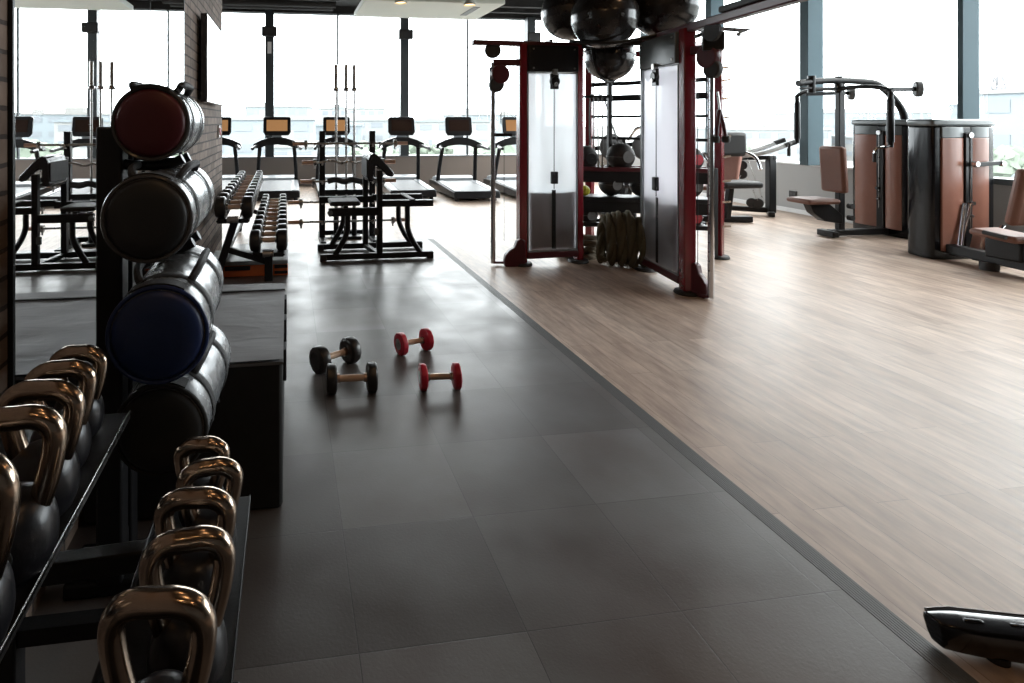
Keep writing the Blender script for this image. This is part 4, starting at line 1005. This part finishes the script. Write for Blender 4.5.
# machine glimpsed behind the trainer's right gap
O = (5.6, 8.6, 0)
t = thing('lat_machine', 'black padded pulldown machine glimpsed behind the right chrome column', 'pulldown machine', O)
MB().bar((5.3, 8.7, .05), (6.3, 8.5, .05), .10, .09).build('base_beam', 'black', t, .01, off=O)
MB().bar((5.75, 8.62, .09), (5.75, 8.62, 1.35), .10, .12, up=(0, 1, 0)).build('main_post', 'black', t, .01, off=O)
MB().box((5.85, 8.45, 1.17), (.58, .14, .36)).build('shoulder_pad', 'rubber', t, .05, off=O)
MB().box((5.85, 8.30, .60), (.60, .40, .09)).build('seat_pad', 'rubber', t, .03, off=O)
MB().bar((5.85, 8.45, .09), (5.85, 8.38, .56), .08, .08, up=(0, 1, 0)).build('seat_post', 'black', t, .008, off=O)
for s in (-1, 1): MB().tube([(5.75+.1*s, 8.55, 1.0), (5.75+.34*s, 8.42, 1.05), (5.75+.40*s, 8.25, .98), (5.75+.36*s, 8.12, .82)], .022, 10, sub=4).build('grip_arm', 'chrome', t, off=O)
t.location = (6.15, 7.83, 0)
O = (4.25, 9.0, 0)
t = thing('plate_machine', 'dark plate-loaded machine glimpsed through the trainer frame behind the rungs', 'plate machine', O)
MB().bar((3.9, 9.1, .05), (5.0, 8.9, .05), .10, .09).bar((4.1, 8.6, .05), (4.1, 9.5, .05), .09, .08).build('base_beam', 'black', t, .01, off=O)
MB().bar((4.55, 8.97, .09), (4.55, 8.97, 1.25), .10, .12, up=(0, 1, 0)).build('main_post', 'black', t, .01, off=O)
MB().bar((4.1, 9.05, 1.05), (4.95, 8.9, 1.15), .07, .07).build('swing_arm', 'black', t, .01, off=O)
for x in (4.28, 4.82): MB().lathe([(.03, 0), (.20, 0), (.215, .012), (.215, .04), (.19, .05), (.03, .05)], (x, 8.85-.1*(x-4.2), 1.09), (.1, -1, 0), 30).build('weight_plate', 'rubber', t, off=O)
MB().tube([(4.6, 8.85, 1.2), (4.64, 8.7, 1.38), (4.76, 8.62, 1.42), (4.86, 8.7, 1.36)], .025, 10, sub=4).build('grip_arm', 'chrome', t, off=O)
MB().box((4.5, 8.6, .50), (.42, .36, .09)).build('seat_pad', 'vinylblk', t, .03, off=O)
MB().bar((4.5, 8.75, .09), (4.5, 8.65, .47), .08, .08, up=(0, 1, 0)).build('seat_post', 'black', t, .008, off=O)

t.location = (5.22, 9.0, 0)
# ------------------------------------------------------------------ city outside, seen from an upper floor
GZ = -8.
MT['ground'] = pm('pale_ground', (.17, .175, .17), .9, var=.3, scale=.02)
for i, c_ in enumerate(((.19, .205, .21), (.16, .185, .20), (.21, .215, .21), (.17, .17, .165), (.15, .175, .19))): MT['bld%d' % i] = pm('building_render_%d' % i, c_, .9, var=.05, scale=.3)
MT['bwin'] = pm('far_window_band', (.13, .145, .16), .6)
MT['leaf'] = pm('far_foliage', (.12, .145, .115), .9, var=.4, scale=.6)
MT['trunk'] = pm('tree_bark', (.10, .08, .06), .9)
MT['lattice'] = pm('grey_lattice', (.20, .20, .21), .8)
g = MB(); g.mm((-500, 16, GZ-.5), (900, 900, GZ)).mm((16, -500, GZ-.5), (900, 16, GZ)); struct(g.build('ground', 'ground'), 'pale ground outside the windows')
def building(label, x, y, w, d, h, k, rz=0., floors=3):
    t = thing('building', label, 'building', (x, y, GZ), rz, 'far buildings outside the windows')
    MB().mm((-w/2, -d/2, 0), (w/2, d/2, h)).build('wall_block', 'bld%d' % k, t)
    MB().mm((-w/2-.3, -d/2-.3, h), (w/2+.3, d/2+.3, h+.5)).build('roof_slab', 'bld%d' % ((k+2) % 5), t)
    b = MB()
    for f in range(floors):
        z = h*(f+.45)/floors
        n = max(3, int(w/4))
        for i in range(n):
            xx = -w/2+w*(i+.5)/n; b.mm((xx-w/n*.32, -d/2-.08, z), (xx+w/n*.32, -d/2, z+h/floors*.38))
        n = max(2, int(d/4))
        for i in range(n):
            yy = -d/2+d*(i+.5)/n; b.mm((-w/2-.08, yy-d/n*.32, z), (-w/2, yy+d/n*.32, z+h/floors*.38))
    b.build('window_band', 'bwin', t)
    MB().mm((-w*.3, -d*.2, h+.5), (-w*.12, d*.1, h+2)).mm((w*.15, 0, h+.5), (w*.22, d*.2, h+1.6)).build('roof_plant', 'bld3', t)
BL = [(-8.6, 97, 26, 12, 9.6, 1, 'long low blue-grey hall behind the left end of the back windows'), (4, 126, 24, 14, 8.4, 4, 'grey-blue hall outside behind the upright barbells'), (1.7, 76, 9, 8, 6.2, 0, 'small pale flat-roofed house outside between the second treadmill and the barbells'),
      (21, 150, 18, 14, 9.5, 0, 'pale block outside just right of the upright barbells'), (34, 122, 16, 12, 9.2, 2, 'pale low block behind the dark-screen treadmills'), (60, 165, 26, 16, 11, 1, 'broad hazy block behind the left weight tower'),
      (-3, 232, 24, 16, 14.6, 1, 'tall hazy block on the skyline left of the barbells'), (28, 258, 28, 18, 14.5, 2, 'far pale hall on the skyline between the barbells and preacher bench'),
      (120, 134, 22, 22, 7.2, 0, 'pale long block outside the window with the row machine'), (187, 126, 16, 16, 13.6, 4, 'grey block peeking out beside the nearest blue-grey window post'), (250, 227, 46, 30, 12.6, 1, 'far hazy block outside the window behind the chest machine'),
      (140, 119, 16, 14, 5.4, 3, 'low brownish block between the chest machine arms'), (90, 57, 8, 8, 12.8, 1, 'large pale block at the right frame edge outside')]
for x, y, w, d, h, k, lab in BL: building(lab, x, y, w, d, h, k, random.uniform(-.2, .2), 2 if h < 8 else 3)
def tree(label, x, y, h, r):
    t = thing('tree', label, 'tree', (x, y, GZ), 0, 'far trees outside the windows')
    MB().cyl((0, 0, -.1), (0, 0, h*.6), r*.09, r*.05, 8).build('trunk', 'trunk', t)
    b = MB()
    for i in range(26):
        a = random.uniform(0, 2*PI); e = random.uniform(-.6, 1); q = random.uniform(.35, .85)*r
        b.sphere((q*math.cos(a)*math.cos(e), q*math.sin(a)*math.cos(e), h*.68+q*math.sin(e)*.8), r*random.uniform(.22, .4), n=8)
    for v in b.b.verts: v.co += V((noise.noise(v.co*1.7), noise.noise(v.co*1.7+V((9, 0, 0))), noise.noise(v.co*1.7+V((0, 9, 0)))))*r*.22
    b.build('crown', 'leaf', t)
TR = [(-4.5, 56.2, 6.6, 2.4), (8.2, 54.4, 7.2, 2.8), (11.5, 60, 7, 2.6), (17, 68.3, 7.6, 3.0), (23, 63, 7.4, 3.2), (66.5, 46, 7.4, 2.8), (51.5, 60, 7, 2.8)]
TL_ = ['tree just outside the back window beside the brick wall end', 'bushy tree behind the preacher bench', 'round tree right of the preacher bench', 'tree behind the dark-screen treadmill by the cable column',
       'tree behind the left weight tower', 'tree outside the rightmost window near the frame edge', 'tree outside left of the blue-grey post by the row machine']
for (x, y, h, r), lab in zip(TR, TL_): tree(lab, x, y, h, r)
t = thing('power_pylon', 'pale lattice power pylon outside the rightmost window', 'pylon', (169, 116, GZ))
b = MB(); H_ = 20.4
for sx in (-1, 1):
    for sy in (-1, 1): b.bar((sx*3, sy*3, 0), (sx*.5, sy*.5, H_), .3, .3)
for k in range(8):
    z0, z1 = H_*k/8, H_*(k+1)/8; w0, w1 = 3-2.5*k/8, 3-2.5*(k+1)/8
    for sy in (-1, 1): b.bar((-w0, sy*w0, z0), (w1, sy*w1, z1), .18, .18).bar((w0, sy*w0, z0), (-w1, sy*w1, z1), .18, .18)
b.build('lattice_mast', 'lattice', t)
for z, w in ((H_*.68, 6), (H_*.84, 5)): MB().bar((0, -w, z), (0, w, z), .4, .4).bar((0, -w, z), (0, 0, z+1.6), .2, .2).bar((0, w, z), (0, 0, z+1.6), .2, .2).build('cross_arm', 'lattice', t)
for i, (x, y, lab) in enumerate(((65.2, 51.3, 'thin street lamp post outside right of the chest machine boom'), (59.7, 52.1, 'thin street lamp post outside behind the chest machine arm'))):
    t = thing('street_lamp', lab, 'street lamp', (x, y, GZ), 0)
    MB().cyl((0, 0, 0), (0, 0, 10.5), .09, .06, 8).build('lamp_post', 'lattice', t)
    MB().bar((0, 0, 10.4), (-1.2, .4, 10.7), .1, .08).box((-1.3, .43, 10.68), (.6, .25, .12)).build('lamp_head', 'lattice', t)

# ------------------------------------------------------------------ light and camera
w = bpy.data.worlds.new('overcast'); bpy.context.scene.world = w; w.use_nodes = True
n, l = w.node_tree.nodes, w.node_tree.links
bg = n['Background']; tc = n.new('ShaderNodeTexCoord'); sp = n.new('ShaderNodeSeparateXYZ'); l.new(tc.outputs['Generated'], sp.inputs[0])
rp = n.new('ShaderNodeValToRGB'); rp.color_ramp.elements[0].position = .0; rp.color_ramp.elements[1].position = .5
rp.color_ramp.elements[0].color = (.90, .95, 1, 1); rp.color_ramp.elements[1].color = (1, 1, 1, 1)
l.new(sp.outputs['Z'], rp.inputs[0]); l.new(rp.outputs[0], bg.inputs['Color']); bg.inputs['Strength'].default_value = SKY = 9.5
def portal(loc, rot, sx, sy):
    d = bpy.data.lights.new('window_portal', 'AREA'); d.shape = 'RECTANGLE'; d.size = sx; d.size_y = sy; d.cycles.is_portal = True
    o = bpy.data.objects.new('window_portal', d); C.objects.link(o); o.location = loc; o.rotation_euler = rot
portal(((XLL+XR)/2, YB+.3, 2.35), (R(-90), 0, 0), XR-XLL, 3.5)
portal((XR+.3, (1.7+YB)/2, 2.45), (R(90), 0, R(90)), YB-1.7, 3.4)
for x, y, e in ((.55, .45, 13), (.15, 1.9, 8), (1.6, -1.2, 11), (3.4, 1.6, 18), (3.9, 3.9, 16), (-.1, -1.4, 8)):
    d = bpy.data.lights.new('warm_downlight', 'POINT'); d.energy = e; d.color = (1, .60, .30); d.shadow_soft_size = .042
    o = bpy.data.objects.new('warm_downlight', d); C.objects.link(o); o.location = (x, y, 3.95)
F_, PX_, YH_, PSI_ = 577.4, 370.6, 120.55, .1422
cd = bpy.data.cameras.new('camera'); cd.sensor_width = 36; cd.lens = 36*F_/1024; cd.shift_x = (512-PX_)/1024; cd.shift_y = -(341.5-YH_)/1024
cd.clip_start = .05; cd.clip_end = 3000
co = bpy.data.objects.new('camera', cd); C.objects.link(co); co.location = (0, 0, 1.52); co.rotation_euler = (R(90), 0, -PSI_)
sc = bpy.context.scene; sc.camera = co
sc.view_settings.view_transform = 'Standard'; sc.view_settings.look = 'None'; sc.view_settings.exposure = .14; sc.view_settings.gamma = 1
sc.view_settings.use_curve_mapping = False
sc.cycles.max_bounces = 10; sc.cycles.transparent_max_bounces = 24; sc.cycles.sample_clamp_indirect = 6
